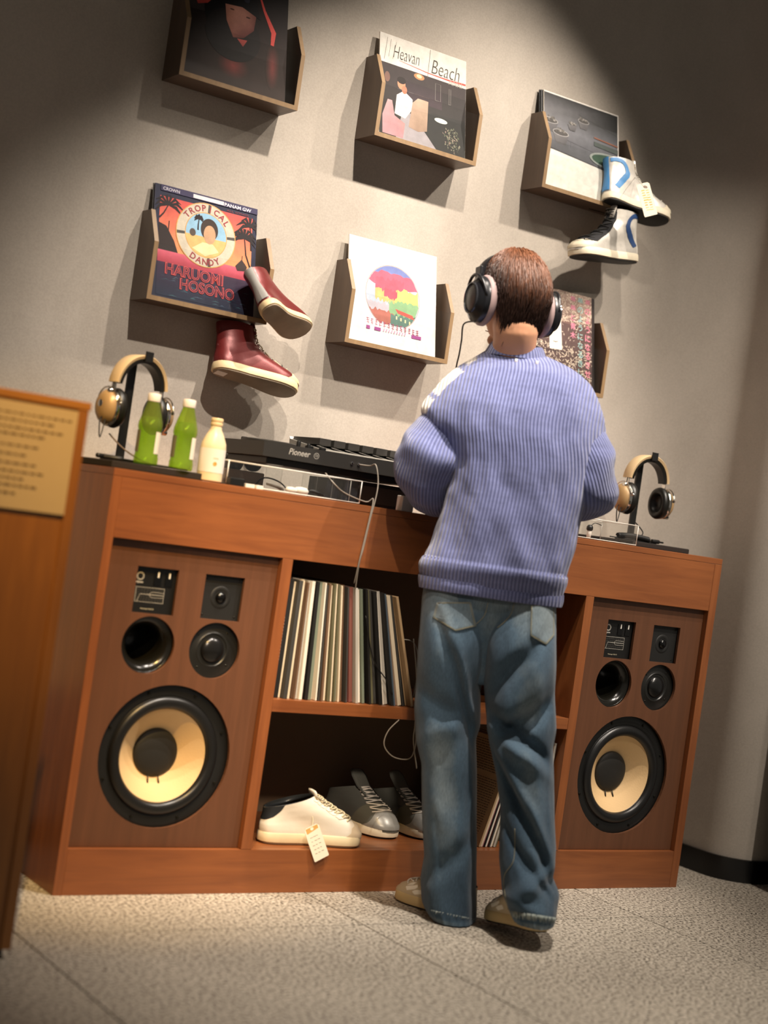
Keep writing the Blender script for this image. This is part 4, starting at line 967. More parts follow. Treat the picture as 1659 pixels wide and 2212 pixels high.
MB().lathe([(.0147, .142), (.0155, .144), (.0155, .150), (.0147, .151), (.0155, .152), (.0155, .160), (.014, .162), (.0001, .162)], 28).build('cap', mat('cream_cap', 'e2c79a', .4), t, smooth='auto')
fp = MB(); fp.c = []
for (a0, z_, r1_, r2_, c) in ((-1.75, .046, .16, .0055, 'd9a24a'), (-1.70, .0475, .07, .003, 'c2862e')):
    vv = [Vector((.0333*math.cos(a0), .0333*math.sin(a0), z_))]+[Vector(((.0333+.0002*(c != 'd9a24a'))*math.cos(a0+r1_*math.cos(q)), (.0333+.0002*(c != 'd9a24a'))*math.sin(a0+r1_*math.cos(q)), z_+r2_*math.sin(q))) for q in [2*PI*i/20 for i in range(20)]]
    fp.add(vv, [(0, i+1, (i+1) % 20+1) for i in range(20)], lin(c))
for k in range(6): 
    a0 = -1.9+.07*k; fp.add([Vector((.0333*math.cos(a), .0333*math.sin(a), z_)) for a, z_ in ((a0, .058), (a0+.045, .058), (a0+.045, .062), (a0, .062))], [(0, 1, 2, 3)], lin('cdbb9c'))
fp.build('label_print', INKW, t, fix=False)

# ------------------------------------------------------------------ DJ controller and its surroundings
CH = mat('controller_black', '2a2825', .45); DKG = mat('dark_grey_panel', '34322f', .4); SILP = mat('silver_panel', 'b7b2a8', .35, .4)
CX0, CX1, CY0, CY1, CZ0, CZ1 = .442, 1.02, .085, .365, 1.128, 1.170
t = thing('dj_controller', 'black mixing controller with knobs and lettering, raised over the console on clear feet', 'dj controller', (CX0, CY0, CZ0))
b = MB().prism([(0, 0), (CX1-CX0, 0), (CX1-CX0, CZ1-CZ0), (0, CZ1-CZ0-.004)], 0, CY1-CY0, 'y').build('body', CH, t)
MB().box((.03, .03, -.018), (CX1-CX0-.03, CY1-CY0-.03, -.0003), .002).build('under_tray', BK, t)
MB().prism([(.06, .0425), (.245, .068), (.250, .075), (.245, .0425)], .215, CX1-CX0-.01).build('mixer_panel', SILP, t)
for i in range(7): MB().box((.225+.047*i, .10, .0585+0), (.262+.047*i, .245, .0765), .001).build('pad', DKG, t)
for x_, y_, r_, h_ in ((.137, .06, .006, .016), (.175, .07, .0055, .013), (.195, .10, .012, .010), (.207, .05, .010, .008), (.05, .2, .012, .009), (.09, .2, .012, .009)):
    MB().lathe([(r_, 0), (r_, h_*.8), (r_*.8, h_), (.0001, h_)], 16, Matrix.Translation((x_, y_, .0405))).build('knob', BK, t, smooth='auto')
MB().lathe([(.075, 0), (.075, .006), (.072, .008), (.0001, .008)], 40, Matrix.Translation((.10, .155, .0395))).build('jog_wheel', DKG, t, smooth='auto')
p = Print(-.0002); p.text('Pioneer', .110, .0225, .0165, 'a9a49a', width=.066, shear=.2, bold=.01); p.ring(.162, .0215, .0070, .0082, 'a9a49a'); p.text('DJ', .162, .0215, .008, 'a9a49a', shear=.15)
p.build('front_lettering', t)
for x_ in (.275, .297): MB().lathe([(.0045, -.001), (.0045, -.003), (.003, -.0035), (.0028, -.001)], 14, FY(x_, .018)).build('socket', CHR, t, smooth='auto')
ft = MB(); 
for i, (x_, y_) in enumerate(((.50, .115), (.71, .115), (.98, .115), (.50, .33), (.74, .33), (.98, .33))):
    o = MB().lathe([(.0001, 0), (.022, 0), (.022, .0706), (.0001, .0706)], 28, Matrix.Translation((x_, y_, HC+.0004))).build('clear_riser', ACR, None, smooth='auto'); tag(o, 'clear round acrylic foot under the controller, %s' % ['front left', 'front middle', 'front right', 'back left', 'back middle', 'back right'][i], 'riser', 'clear feet under the controller')
# black unit below
t2 = thing('amplifier', 'black amplifier box under the controller, beside the person', 'amplifier', (.79, .15, HC+.0004))
MB().box((0, 0, 0), (.165, .27, .066), .002).build('case', BK, t2); MB().box((.01, -.003, .01), (.155, 0, .056), .001).build('front_panel', DKG, t2)
def tray(x0, x1, y0, y1, h, label):
    t = thing('acrylic_tray', label, 'tray', (x0, y0, HC+.0004), group='clear acrylic trays on the console'); w, d_, k = x1-x0, y1-y0, .003
    MB().box((0, 0, 0), (w, d_, k)).build('tray_floor', ACR, t); F = mat('acrylic_edge', 'e9e4da', .2)
    for n_, a, b in (('tray_wall', (0, 0, k), (w, k, h)), ('tray_wall', (0, d_-k, k), (w, d_, h)), ('tray_wall', (0, k, k), (k, d_-k, h)), ('tray_wall', (w-k, k, k), (w, d_-k, h))): MB().box(a, b).build(n_, ACR, t)
    E_ = MB(); r = .0013
    for a, b in (((0, 0, h), (w, 0, h)), ((w, 0, h), (w, 0, k)), ((0, 0, h), (0, 0, k)), ((0, d_, h), (w, d_, h)), ((w, d_, h), (w, d_, k)), ((0, 0, h), (0, d_, h)), ((w, 0, h), (w, d_, h)), ((0, 0, k), (w, 0, k))): E_.tube([a, b], r, 6)
    E_.build('polished_edge', F, t, smooth=True); return t
tray(.318, .722, .028, .082, .062, 'long clear acrylic tray on the front edge below the controller')
tray(1.50, 1.735, .035, .20, .062, 'clear acrylic tray at the right, in front of the coiled cord')
WP = mat('white_plastic', 'e8e2d8', .4); GP = mat('grey_plastic', '6b6761', .5)
def coil(c, r, n, rad, m, label, name='earphone_cable', flat=.5):
    random.seed(int(c[0]*1000)); pts = []
    for i in range(n*16):
        a = i/16*2*PI; rr = r*(.75+.25*math.sin(a*.37+1)); pts.append((c[0]+rr*1.5*math.cos(a), c[1]+rr*flat*math.sin(a), c[2]+rad+.010*abs(math.sin(a*.5))+.004*(i/16/n)))
    o = MB().tube(pts, rad, 5).build(name, m, None, smooth=True); return tag(o, label, 'cable', 'small cables in the trays')
coil((.475, .055, HC+.0045), .018, 6, .0016, GP, 'grey earphone cable coiled in the left tray')
coil((.60, .055, HC+.0045), .016, 5, .0018, CABLE, 'black cable coiled in the left tray near the right end')
for i, (x_, s_) in enumerate(((.525, .013), (.555, .016))):
    o = MB().lathe([(.0001, 0), (s_, .002), (s_*1.15, s_*.6), (s_*.8, s_*1.1), (.0001, s_*1.2)], 20, Matrix.Translation((x_, .056, HC+.0042)), 1.2, .9).build('earbud_case', WP, None, smooth=True); tag(o, 'white rounded earbud case in the left tray, %s one' % ('smaller' if i == 0 else 'larger'), 'earbud case', 'earbud cases')
o = MB().box((.335, .030, HC+.0002), (.338, .030, HC+.0003)) if 0 else None
o = MB().box((.3155, .004, HC+.0003), (.358, .025, HC+.020), .002).build('power_adapter', BK, None); tag(o, 'small black block on the front edge beside the juice bottle', 'adapter')
for i, (x_, w_) in enumerate(((.363, .026), (.394, .020))):
    o = MB().box((x_, .006, HC+.0003), (x_+w_, .024, HC+.010), .001).build('label_block', WP, None); tag(o, 'small white block on the front edge right of the black block, %s' % ('wider one' if i == 0 else 'narrower one'), 'block', 'white blocks on the front edge')
# glasses-like earphones lying at the back left
t = thing('folded_headphones', 'dark folded headphones lying at the back behind the juice bottle', 'headphones', (.548, .416, HC+.0004))
MB().box((-.055, -.040, 0), (.07, .040, .050), .004).build('storage_case', mat('pale_box', 'cfc4b4', .7), t)
for sx in (-1, 1):
    k = MB().lathe([(.0001, .0), (.026, .002), (.030, .012), (.026, .024), (.0001, .028)], 24, Matrix.Translation((.005+sx*.030, -.012, .074)) @ Matrix.Rotation(PI/2-.4*sx, 4, 'X')).build('ear_cup', BK, t, smooth=True)
MB().tube(smoothcurve([(-.035, 0, .082), (-.030, .010, .115), (.005, .012, .128), (.042, .010, .112), (.036, 0, .08)], 6), .005, 8).build('headband', BK, t, smooth=True)
o = MB().tube(smoothcurve([(.49, .20, HC+.004), (.53, .22, HC+.035), (.575, .21, HC+.030), (.60, .19, HC+.004)], 8), .0022, 6).build('audio_cable', CABLE, None, smooth=True); tag(o, 'black cable loop behind the left tray', 'cable')
for i, pts in enumerate(([(.32, .10, HC+.003), (.38, .12, HC+.003), (.45, .13, HC+.003)], [(.33, .14, HC+.003), (.38, .11, HC+.003), (.44, .09, HC+.003)])):
    o = MB().tube(smoothcurve(pts, 6), .0022, 6).build('audio_cable', CABLE, None, smooth=True); tag(o, 'straight black cable behind the juice bottle, %s one' % ('back' if i == 0 else 'front'), 'cable', 'cables behind the juice bottle')
# cord from the controller over the front edge into the shelf
cord = [Vector((CX0+.297, CY0-.004, CZ0+.018)), Vector((CX0+.315, CY0-.03, CZ0+.018)), at_y(812, 1005, .02), at_y(817, 1040, .004), at_y(812, 1075, -.004), at_y(800, 1120, -.005), at_y(786, 1180, -.004), at_y(777, 1212, -.003), at_y(770, 1255, .012), at_y(765, 1300, .03)]
o = MB().tube(smoothcurve(cord, 6), .0019, 6).build('audio_cable', mat('grey_cord', '8d8478', .5), None, smooth=True); tag(o, 'grey cord from the controller hanging over the console front into the shelf', 'cable')
o = MB().tube(smoothcurve([at_y(703, 1022, .05), at_y(722, 1045, .022), at_y(745, 1065, .020), at_y(790, 1084, .012), at_y(806, 1078, .0), at_y(798, 1120, -.0055), at_y(776, 1212, -.005), at_y(765, 1260, .012)], 6), .0016, 6).build('audio_cable', mat('grey_cord'), None, smooth=True); tag(o, 'second thinner cord running along the tray and over the console front', 'cable')
o = MB().box((.862, .03, HC+.0003), (.90, .06, HC+.042), .002).build('small_device', WP, None); tag(o, 'small pale device half hidden by the blue sleeve', 'device')
# loose cables in the shelf
for i, pts in enumerate((
    [(800, 1410, .12), (850, 1385, .09), (893, 1388, .06), (903, 1440, .05), (893, 1500, .05), (886, 1523, .06)],
    [(790, 1330, .012), (805, 1420, .011), (835, 1470, .011), (848, 1500, .011)],
    [(846, 1452, .05), (870, 1455, .045), (885, 1480, .045), (890, 1515, .05)],
    [(862, 1555, -.004), (838, 1580, -.006), (830, 1610, -.006), (850, 1635, -.006), (885, 1638, -.006), (898, 1605, -.006), (897, 1560, -.004)],
    [(893, 1380, .02), (900, 1470, .0), (897, 1560, -.005), (893, 1600, -.005), (900, 1660, -.003)])):
    P_ = [at_y(*q) for q in pts]
    o = MB().tube(smoothcurve(P_, 8), .0017, 6).build('shelf_cable', mat('grey_cord') if i != 1 else CABLE, None, smooth=True); tag(o, ['grey cable arching behind the records on the upper shelf', 'black cable slanting across the record spines', 'short grey cable loop at the foot of the leaning records', 'thin cable loop hanging below the shelf board beside the jeans', 'thin cable hanging down past the shelf board behind the left leg'][i], 'cable', 'loose cables around the shelf')
# earphones in the right tray
t = thing('earphone', 'single black and white earphone standing in the right tray', 'earphone', (1.60, .10, HC+.0040))
MB().lathe([(.0001, 0), (.0065, .001), (.0075, .016), (.006, .024)], 16).build('stem', WP, t, smooth=True)
MB().lathe([(.006, .022), (.010, .026), (.010, .034), (.006, .040), (.0001, .041)], 18).build('earbud', BK, t, smooth=True)
MB().tube(smoothcurve([(.002, 0, .036), (.018, .0, .048), (.045, .0, .044)], 6), .0013, 6).build('wire', CABLE, t, smooth=True)

# ------------------------------------------------------------------ foreground stand with a notice
ST = wood('stand_wood', '7a4a1c', '9a6126', 'Z', rough=.5)
t = thing('display_stand', 'tall orange-brown wooden display stand at the left edge of the picture', 'display stand', (-.85, -.45, 0))
MB().box((0, .0005, .02), (.578, .30, 1.140), .002).build('body', ST, t); MB().box((-.003, -.003, 1.1402), (.582, .303, 1.157), .002).build('top', wood('stand_top', '8d5a26', 'a9712f', 'X', rough=.5), t)
MB().box((.012, .012, 0), (.566, .288, .0198)).build('base', mat('stand_base', '140f0b', .6), t)
for xx in (.001, .555): MB().box((xx, -.004, .02), (xx+.022, .0003, 1.139), .0008).build('front_stile', ST, t)
o = MB().box((-.475, -.4565, .920), (-.2955, -.4545, 1.135), .0004); o = o.build('notice_card', mat('notice_paper', 'b9a385', .6), None); tag(o, 'beige notice card with rows of small print on the wooden display stand', 'notice')
p = Print(-.4567); random.seed(8)
for q, (yy, w_, hh) in enumerate(((1.112, .15, .004), (1.098, .12, .004), (1.083, .14, .004), (1.070, .10, .004), (1.048, .08, .003), (1.030, .06, .003), (1.012, .09, .003), (.996, .10, .003), (.982, .07, .003), (.968, .09, .003), (.952, .06, .003))):
    u_ = -.465
    while u_ < -.465+w_: w2 = random.uniform(.006, .016); p.line([(u_, yy), (u_+w2, yy)], hh, '6d5637'); u_ += w2+.004
p.build('notice_print', o)
# ------------------------------------------------------------------ the person
PA = Vector((1.0, -.22, 0)); _v = Vector((PA.x-CAM.x, PA.y-CAM.y, 0)).normalized()
PN = _v; PE = Vector((_v.y, -_v.x, 0))                   # away from us / to our right
def pp(u, v, off=0.0):
    d = raydir(u, v); t_ = ((PA+PN*off-CAM).dot(PN))/d.dot(PN); return CAM+d*t_
def sz(u, v, off=0.0):
    q = pp(u, v, off); return (q-PA).dot(PE), q.z
def W3(s, n, z): return PA+PE*s+PN*n+Vector((0, 0, z))
per = thing('person', 'person with short brown hair in a blue ribbed sweater and jeans, seen from behind', 'person', (1.05, -.26, 0))
OFFS = Vector((-1.05, .26, 0))
def part(mb, name, m, parent=None, smooth=True, fix=True):
    o = mb.build(name, m, parent or per, smooth=smooth, fix=fix)
    if parent is None: o.location = OFFS
    return o
def contour(pts, off=None):
    tab = sorted([(sz(u, v, 0 if off is None else off(v))[1], sz(u, v, 0 if off is None else off(v))[0]) for u, v in pts]); return tab
def lerp(tab, x):
    if x <= tab[0][0]: return tab[0][1]
    for (a, va), (b, vb) in zip(tab, tab[1:]):
        if x <= b: return va+(vb-va)*(x-a)/(b-a) if b > a else vb
    return tab[-1][1]
def smooth_tab(tab, z0, z1, n, k=3):
    zs = [z0+(z1-z0)*i/n for i in range(n+1)]; v = [lerp(tab, z) for z in zs]
    for _ in range(k): v = [v[0]]+[(v[i-1]+2*v[i]+v[i+1])/4 for i in range(1, n)]+[v[-1]]
    return list(zip(zs, v))
# --- materials
def knit(name, c1, c2, mul=1.0, attr=False):
    m = bpy.data.materials.new(name); m.use_nodes = True; nt = m.node_tree; b = nt.nodes['Principled BSDF']
    uv = nt.nodes.new('ShaderNodeUVMap'); sp = nt.nodes.new('ShaderNodeSeparateXYZ'); nt.links.new(uv.outputs[0], sp.inputs[0])
    mu = nt.nodes.new('ShaderNodeMath'); mu.operation = 'MULTIPLY'; mu.inputs[1].default_value = 2*PI*mul; nt.links.new(sp.outputs['X'], mu.inputs[0])
    sn = nt.nodes.new('ShaderNodeMath'); sn.operation = 'SINE'; nt.links.new(mu.outputs[0], sn.inputs[0])
    mr = nt.nodes.new('ShaderNodeMapRange'); mr.inputs['From Min'].default_value = -1; mr.inputs['From Max'].default_value = .6; nt.links.new(sn.outputs[0], mr.inputs['Value'])
    tc = nt.nodes.new('ShaderNodeTexCoord'); n = nt.nodes.new('ShaderNodeTexNoise'); n.inputs['Scale'].default_value = 26; n.inputs['Detail'].default_value = 5
    mp = nt.nodes.new('ShaderNodeMapping'); mp.inputs['Scale'].default_value = (1, 1, 3); nt.links.new(tc.outputs['Object'], mp.inputs[0]); nt.links.new(mp.outputs[0], n.inputs['Vector'])
    mx = nt.nodes.new('ShaderNodeMix'); mx.data_type = 'RGBA'; mx.inputs[6].default_value = (*lin(c2), 1); mx.inputs[7].default_value = (*lin(c1), 1)
    nt.links.new(mr.outputs[0], mx.inputs['Factor'])
    hs = nt.nodes.new('ShaderNodeHueSaturation'); nt.links.new(mx.outputs[2], hs.inputs['Color'])
    m3 = nt.nodes.new('ShaderNodeMapRange'); m3.inputs['To Min'].default_value = .7; m3.inputs['To Max'].default_value = 1.3; nt.links.new(n.outputs['Fac'], m3.inputs['Value']); nt.links.new(m3.outputs[0], hs.inputs['Value'])
    src = hs.outputs[0]
    if attr:
        a = nt.nodes.new('ShaderNodeVertexColor'); a.layer_name = 'Col'; x2 = nt.nodes.new('ShaderNodeMix'); x2.data_type = 'RGBA'
        nt.links.new(a.outputs[0], x2.inputs['Factor']); nt.links.new(src, x2.inputs[6]); x2.inputs[7].default_value = (*lin('e9e2d6'), 1); src = x2.outputs[2]
    nt.links.new(src, b.inputs['Base Color'])
    bp = nt.nodes.new('ShaderNodeBump'); bp.inputs['Strength'].default_value = .75; bp.inputs['Distance'].default_value = .0035
    nt.links.new(mr.outputs[0], bp.inputs['Height']); nt.links.new(bp.outputs[0], b.inputs['Normal'])
    b.inputs['Roughness'].default_value = .9; b.inputs['Sheen Weight'].default_value = .35; b.inputs['Sheen Roughness'].default_value = .5; b.inputs['Specular IOR Level'].default_value = .2
    return m
KB = knit('knit_body', '7a81ae', '565d88', 1.0, True); KS = knit('knit_sleeve', '7a81ae', '565d88', 1.0, True)
def denim():
    m = bpy.data.materials.new('washed_denim'); m.use_nodes = True; nt = m.node_tree; b = nt.nodes['Principled BSDF']
    tc = nt.nodes.new('ShaderNodeTexCoord')
    n = nt.nodes.new('ShaderNodeTexNoise'); n.inputs['Scale'].default_value = 5; n.inputs['Detail'].default_value = 5; n.inputs['Roughness'].default_value = .55
    nt.links.new(tc.outputs['Object'], n.inputs['Vector'])
    a = nt.nodes.new('ShaderNodeVertexColor'); a.layer_name = 'Col'
    ad = nt.nodes.new('ShaderNodeMath'); ad.operation = 'MULTIPLY_ADD'; ad.inputs[1].default_value = .7
    sb = nt.nodes.new('ShaderNodeMath'); sb.operation = 'SUBTRACT'; sb.inputs[1].default_value = .5; nt.links.new(n.outputs['Fac'], sb.inputs[0])
    nt.links.new(sb.outputs[0], ad.inputs[0]); nt.links.new(a.outputs[0], ad.inputs[2])
    cr = nt.nodes.new('ShaderNodeValToRGB'); e = cr.color_ramp.elements; e[0].position = 0; e[0].color = (*lin('17293a'), 1); e[1].position = 1; e[1].color = (*lin('a3aca8'), 1); q = e.new(.45); q.color = (*lin('465a6a'), 1)
    nt.links.new(ad.outputs[0], cr.inputs[0])
    w = nt.nodes.new('ShaderNodeTexNoise'); w.inputs['Scale'].default_value = 300; w.inputs['Detail'].default_value = 2
    mp = nt.nodes.new('ShaderNodeMapping'); mp.inputs['Scale'].default_value = (1, 1, .25); nt.links.new(tc.outputs['Object'], mp.inputs[0]); nt.links.new(mp.outputs[0], w.inputs['Vector'])
    mr = nt.nodes.new('ShaderNodeMapRange'); mr.inputs['To Min'].default_value = .6; mr.inputs['To Max'].default_value = 1.4; nt.links.new(w.outputs['Fac'], mr.inputs[0])
    hs = nt.nodes.new('ShaderNodeHueSaturation'); nt.links.new(cr.outputs[0], hs.inputs['Color']); nt.links.new(mr.outputs[0], hs.inputs['Value']); nt.links.new(hs.outputs[0], b.inputs['Base Color'])
    b.inputs['Roughness'].default_value = .9; b.inputs['Sheen Weight'].default_value = .15; b.inputs['Specular IOR Level'].default_value = .2
    bp = nt.nodes.new('ShaderNodeBump'); bp.inputs['Strength'].default_value = .25; bp.inputs['Distance'].default_value = .001; nt.links.new(w.outputs['Fac'], bp.inputs['Height']); nt.links.new(bp.outputs[0], b.inputs['Normal'])
    return m
DEN = denim(); STITCH = mat('tan_stitch', '8d876c', .8); SKIN = mat('skin', 'd79f7c', .5, spec=.3, noise_amt=.05)
fbm = lambda p, o=3: noise.fractal(p, 1.0, 2.0, o)
# --- sweater body
Lc = contour([(1058, 745), (1040, 757), (1024, 767), (990, 787), (955, 820), (928, 856), (913, 884), (920, 915), (945, 950), (966, 990), (966, 1040), (950, 1100), (930, 1160), (915, 1192), (906, 1225), (910, 1285), (911, 1292)])
Rc = contour([(1176, 763), (1194, 769), (1215, 778), (1244, 795), (1276, 825), (1291, 863), (1300, 900), (1302, 940), (1290, 985), (1274, 1040), (1260, 1110), (1246, 1160), (1233, 1214), (1222, 1250), (1214, 1290), (1211, 1308)])
zt = min(Lc[-1][0], Rc[-1][0]); zb = max(Lc[0][0], Rc[0][0])
NR = 130
LT = smooth_tab(Lc, zb, zt, NR, 6); RT = smooth_tab(Rc, zb, zt, NR, 6)
zhem = sz(1060, 1262)[1]
def torso_ring(i, M=160, off=0.0):
    z, l = LT[i]; r = RT[i][1]; c = (l+r)/2; a = (r-l)/2+off
    f = (z-zb)/(zt-zb)
    dep = interp([(0, .128), (.12, .150), (.45, .142), (.75, .125), (.92, .095), (1, .068)], f)+off
    fwd = interp([(0, -.012), (.3, .0), (.6, .012), (.85, .035), (1, .06)], f)   # the back slopes forward to the neck
    pw = interp([(0, .80), (.9, .85), (1, 1.0)], f)
    ring = []
    for k in range(M):
        t_ = 2*PI*k/M; cx_, sx_ = math.cos(t_), math.sin(t_)
        s = c+a*math.copysign(abs(cx_)**pw, cx_); n_ = fwd+dep*math.copysign(abs(sx_)**pw, sx_)
        w_ = .017*fbm(Vector((s*6, n_*4+3, z*2.4)))+.007*fbm(Vector((s*13+z*4, n_*8, z*5+9)))
        w_ *= min(1, f*6)*min(1, (1-f)*3.0)
        if z < zhem+.05: w_ += .007*math.exp(-((z-(zhem+.03))/.025)**2)      # blouses over the hem
        nz = Vector((cx_, sx_))
        ring.append((s+nz.x*w_, n_+nz.y*w_, z-(.10*max(0, f-.86)*(1 if sx_ < 0 else -1.2)*abs(sx_))))
    return ring
rings = [torso_ring(i) for i in range(NR+1)]
mb = MB(); mb.loft([[W3(*q) for q in r] for r in rings], cap=False)
mb.uv = [(q[0]/.0094-((LT[i][1]+RT[i][1])/2)/.0094*.6, q[2]*20) for i, r in enumerate(rings) for q in r]
mb.c = [(0, 0, 0)]*len(mb.v)
# pale knitted panels that wrap over the left shoulder from the front
def proj(P):
    d = P-CAM; z = d.dot(_f); return 829.5+FPX*d.dot(_r2)/z, 1106-FPX*d.dot(_u2)/z
A_, D_ = Vector((1022, 764)), Vector((-.69, .724)); N_ = Vector((-.724, -.69)); pr = []; best = {}
for v_ in mb.v:
    u_ = Vector(proj(Vector(v_)))-A_; t2, q2 = u_.dot(D_), u_.dot(N_); pr.append((t2, q2)); kk = int(t2//12); best[kk] = max(best.get(kk, -99), q2)
for i_, (t2, q2) in enumerate(pr):
    if (2 < t2 < 26 or 44 < t2 < 118 or 132 < t2 < 168) and q2 > best[int(t2//12)]-(9 if t2 < 30 else 17): mb.c[i_] = (1, 1, 1)
sweater = part(mb, 'sweater', KB)
sweater['label'] = 'blue ribbed knit sweater body'
bv_s = bvhtree.BVHTree.FromPolygons(mb.v, mb.f)
# hem band
hz0, hz1 = zb-.004, zhem
mb = MB(); rr = []
for j in range(12):
    f = j/11; z = hz0+(hz1-hz0)*f; l, r = lerp(LT, z), lerp(RT, z); c, a = (l+r)/2, (r-l)/2+.003+.002*math.sin(PI*f)
    rr.append([W3(c+a*math.copysign(abs(math.cos(t_))**.8, math.cos(t_)), -.012+(.133+.003*math.sin(PI*f))*math.copysign(abs(math.sin(t_))**.8, math.sin(t_)), z) for t_ in [2*PI*k/120 for k in range(120)]])
l2, r2 = lerp(LT, zb), lerp(RT, zb)
rr = [[W3((l2+r2)/2+((r2-l2)/2-.006)*math.copysign(abs(math.cos(t_))**.8, math.cos(t_)), -.012+.122*math.copysign(abs(math.sin(t_))**.8, math.sin(t_)), hz0+.004) for t_ in [2*PI*k/120 for k in range(120)]]]+rr
mb.loft(rr, cap=False); mb.uv = [(k*.9, j) for j in range(13) for k in range(120)]; mb.uv = [(((Vector(v)-PA).dot(PE))/.0094, v[2]*20) for v in mb.v]; mb.c = [(0, 0, 0)]*len(mb.v)
part(mb, 'hem_band', KB, sweater)
# collar
cz, (cs0, cs1) = zt, (LT[-1][1], RT[-1][1]); cc_ = (cs0+cs1)/2; ca = (cs1-cs0)/2
mb = MB(); rr = []
for j, (da, dzz) in enumerate(((.010, -.012), (.006, -.002), (.0, .012), (-.006, .020), (-.012, .022), (-.016, .014), (-.016, -.004))):
    rr.append([W3(cc_+(ca+da)*math.cos(t_), .060+(.068+da)*math.sin(t_), cz+dzz-(.010 if math.sin(t_) < 0 else -.012)*abs(math.sin(t_))) for t_ in [2*PI*k/90 for k in range(90)]])
mb.loft(rr, cap=False); mb.uv = [(k*.55, j) for j in range(7) for k in range(90)]; mb.c = [(0, 0, 0)]*len(mb.v)
part(mb, 'collar', KB, sweater)
# sleeves
def sleeve_part(ctrl, white):
    """ctrl: (s, n, z, radius across, radius deep)"""
    P_ = smoothcurve([Vector(c[:3]) for c in ctrl], 12); R_ = smoothcurve([Vector((c[3], c[4], 0)) for c in ctrl], 12); M = 72; mb = MB(); uvs = []; cs = []; rr = []
    nrm = Vector((1, 0, 0)); n = len(P_)
    for i, q in enumerate(P_):
        t_ = (P_[min(i+1, n-1)]-P_[max(i-1, 0)]).normalized(); nrm = (nrm-t_*nrm.dot(t_)).normalized(); bn = t_.cross(nrm); ring = []
        for k in range(M):
            a = 2*PI*k/M; d_ = nrm*math.cos(a)*R_[i].x+bn*math.sin(a)*R_[i].y; p3 = q+d_
            f = i/(n-1); w_ = .013*fbm(p3*7+Vector((0, 4, 0)))+.007*math.sin(p3.z*55+3*math.sin(a)+p3.x*20)*min(1, f*3)*max(0, 1-abs(f-.55)*2)
            p3 = p3+d_.normalized()*w_*min(1, f*4); ring.append(W3(*p3)); uvs.append((k/M*62, i*.5))
            wl = 0.0
            cs.append((wl, wl, wl))
        rr.append(ring)
    mb.loft(rr, cap=True); mb.uv = uvs
    mb.c = cs
    return part(mb, 'sleeve', KS, sweater)
def c4(u, v, off, ra, rb): s, z = sz(u, v, off); return (s, off, z, ra, rb)
left_ctrl = [c4(998, 898, .025, .045, .045), c4(970, 926, .018, .078, .066), c4(947, 963, .008, .092, .082), c4(930, 1010, .0, .092, .092), c4(932, 1050, .06, .076, .078), c4(954, 1055, .15, .060, .060), c4(967, 1046, .23, .045, .045), c4(973, 1040, .28, .038, .038)]
right_ctrl = [c4(1222, 910, .025, .045, .045), c4(1242, 940, .018, .072, .068), c4(1257, 985, .006, .084, .082), c4(1271, 1032, .01, .085, .088), c4(1264, 1070, .07, .076, .074), c4(1242, 1074, .16, .060, .058), c4(1222, 1066, .25, .046, .045), c4(1214, 1060, .30, .038, .038)]
sleeve_part(left_ctrl, True); sleeve_part(right_ctrl, False)
# two tiny white stitches under the collar
for u, v in ((1115, 779), (1160, 784)):
    d = raydir(u, v).normalized(); h = bv_s.ray_cast(CAM, d)
    if h[0]:
        mb = MB().box((-.004, -.003, -.005), (.004, .003, .005), .0015); mb.v = [tuple(h[0]-d*.002+PE*q[0]+PN*q[1]+Vector((0, 0, q[2]))) for q in mb.v]; part(mb, 'label_stitch', mat('white_thread', 'e8e6ea', .8), sweater)
# --- jeans
offL = lambda v: .0
offR = lambda v: -.11*max(0, (v-1380)/600)
LL = contour([(912, 1290), (908, 1350), (902, 1421), (895, 1527), (900, 1597), (911, 1647), (912, 1774), (917, 1844), (908, 1897), (911, 1943), (925, 1968)], offL)
LR = contour([(1062, 1290), (1060, 1380), (1050, 1440), (1038, 1491), (1037, 1569), (1028, 1597), (1030, 1654), (1030, 1809), (1030, 1950), (1028, 1990)], offL)
RL = contour([(1052, 1290), (1048, 1400), (1044, 1470), (1048, 1527), (1055, 1597), (1072, 1675), (1080, 1738), (1077, 1851), (1083, 1915), (1092, 1945), (1103, 1971)], offR)
RR = contour([(1201, 1290), (1201, 1330), (1200, 1386), (1198, 1491), (1200, 1573), (1193, 1615), (1196, 1703), (1200, 1830), (1193, 1893), (1208, 1929), (1203, 1957), (1195, 1985)], offR)
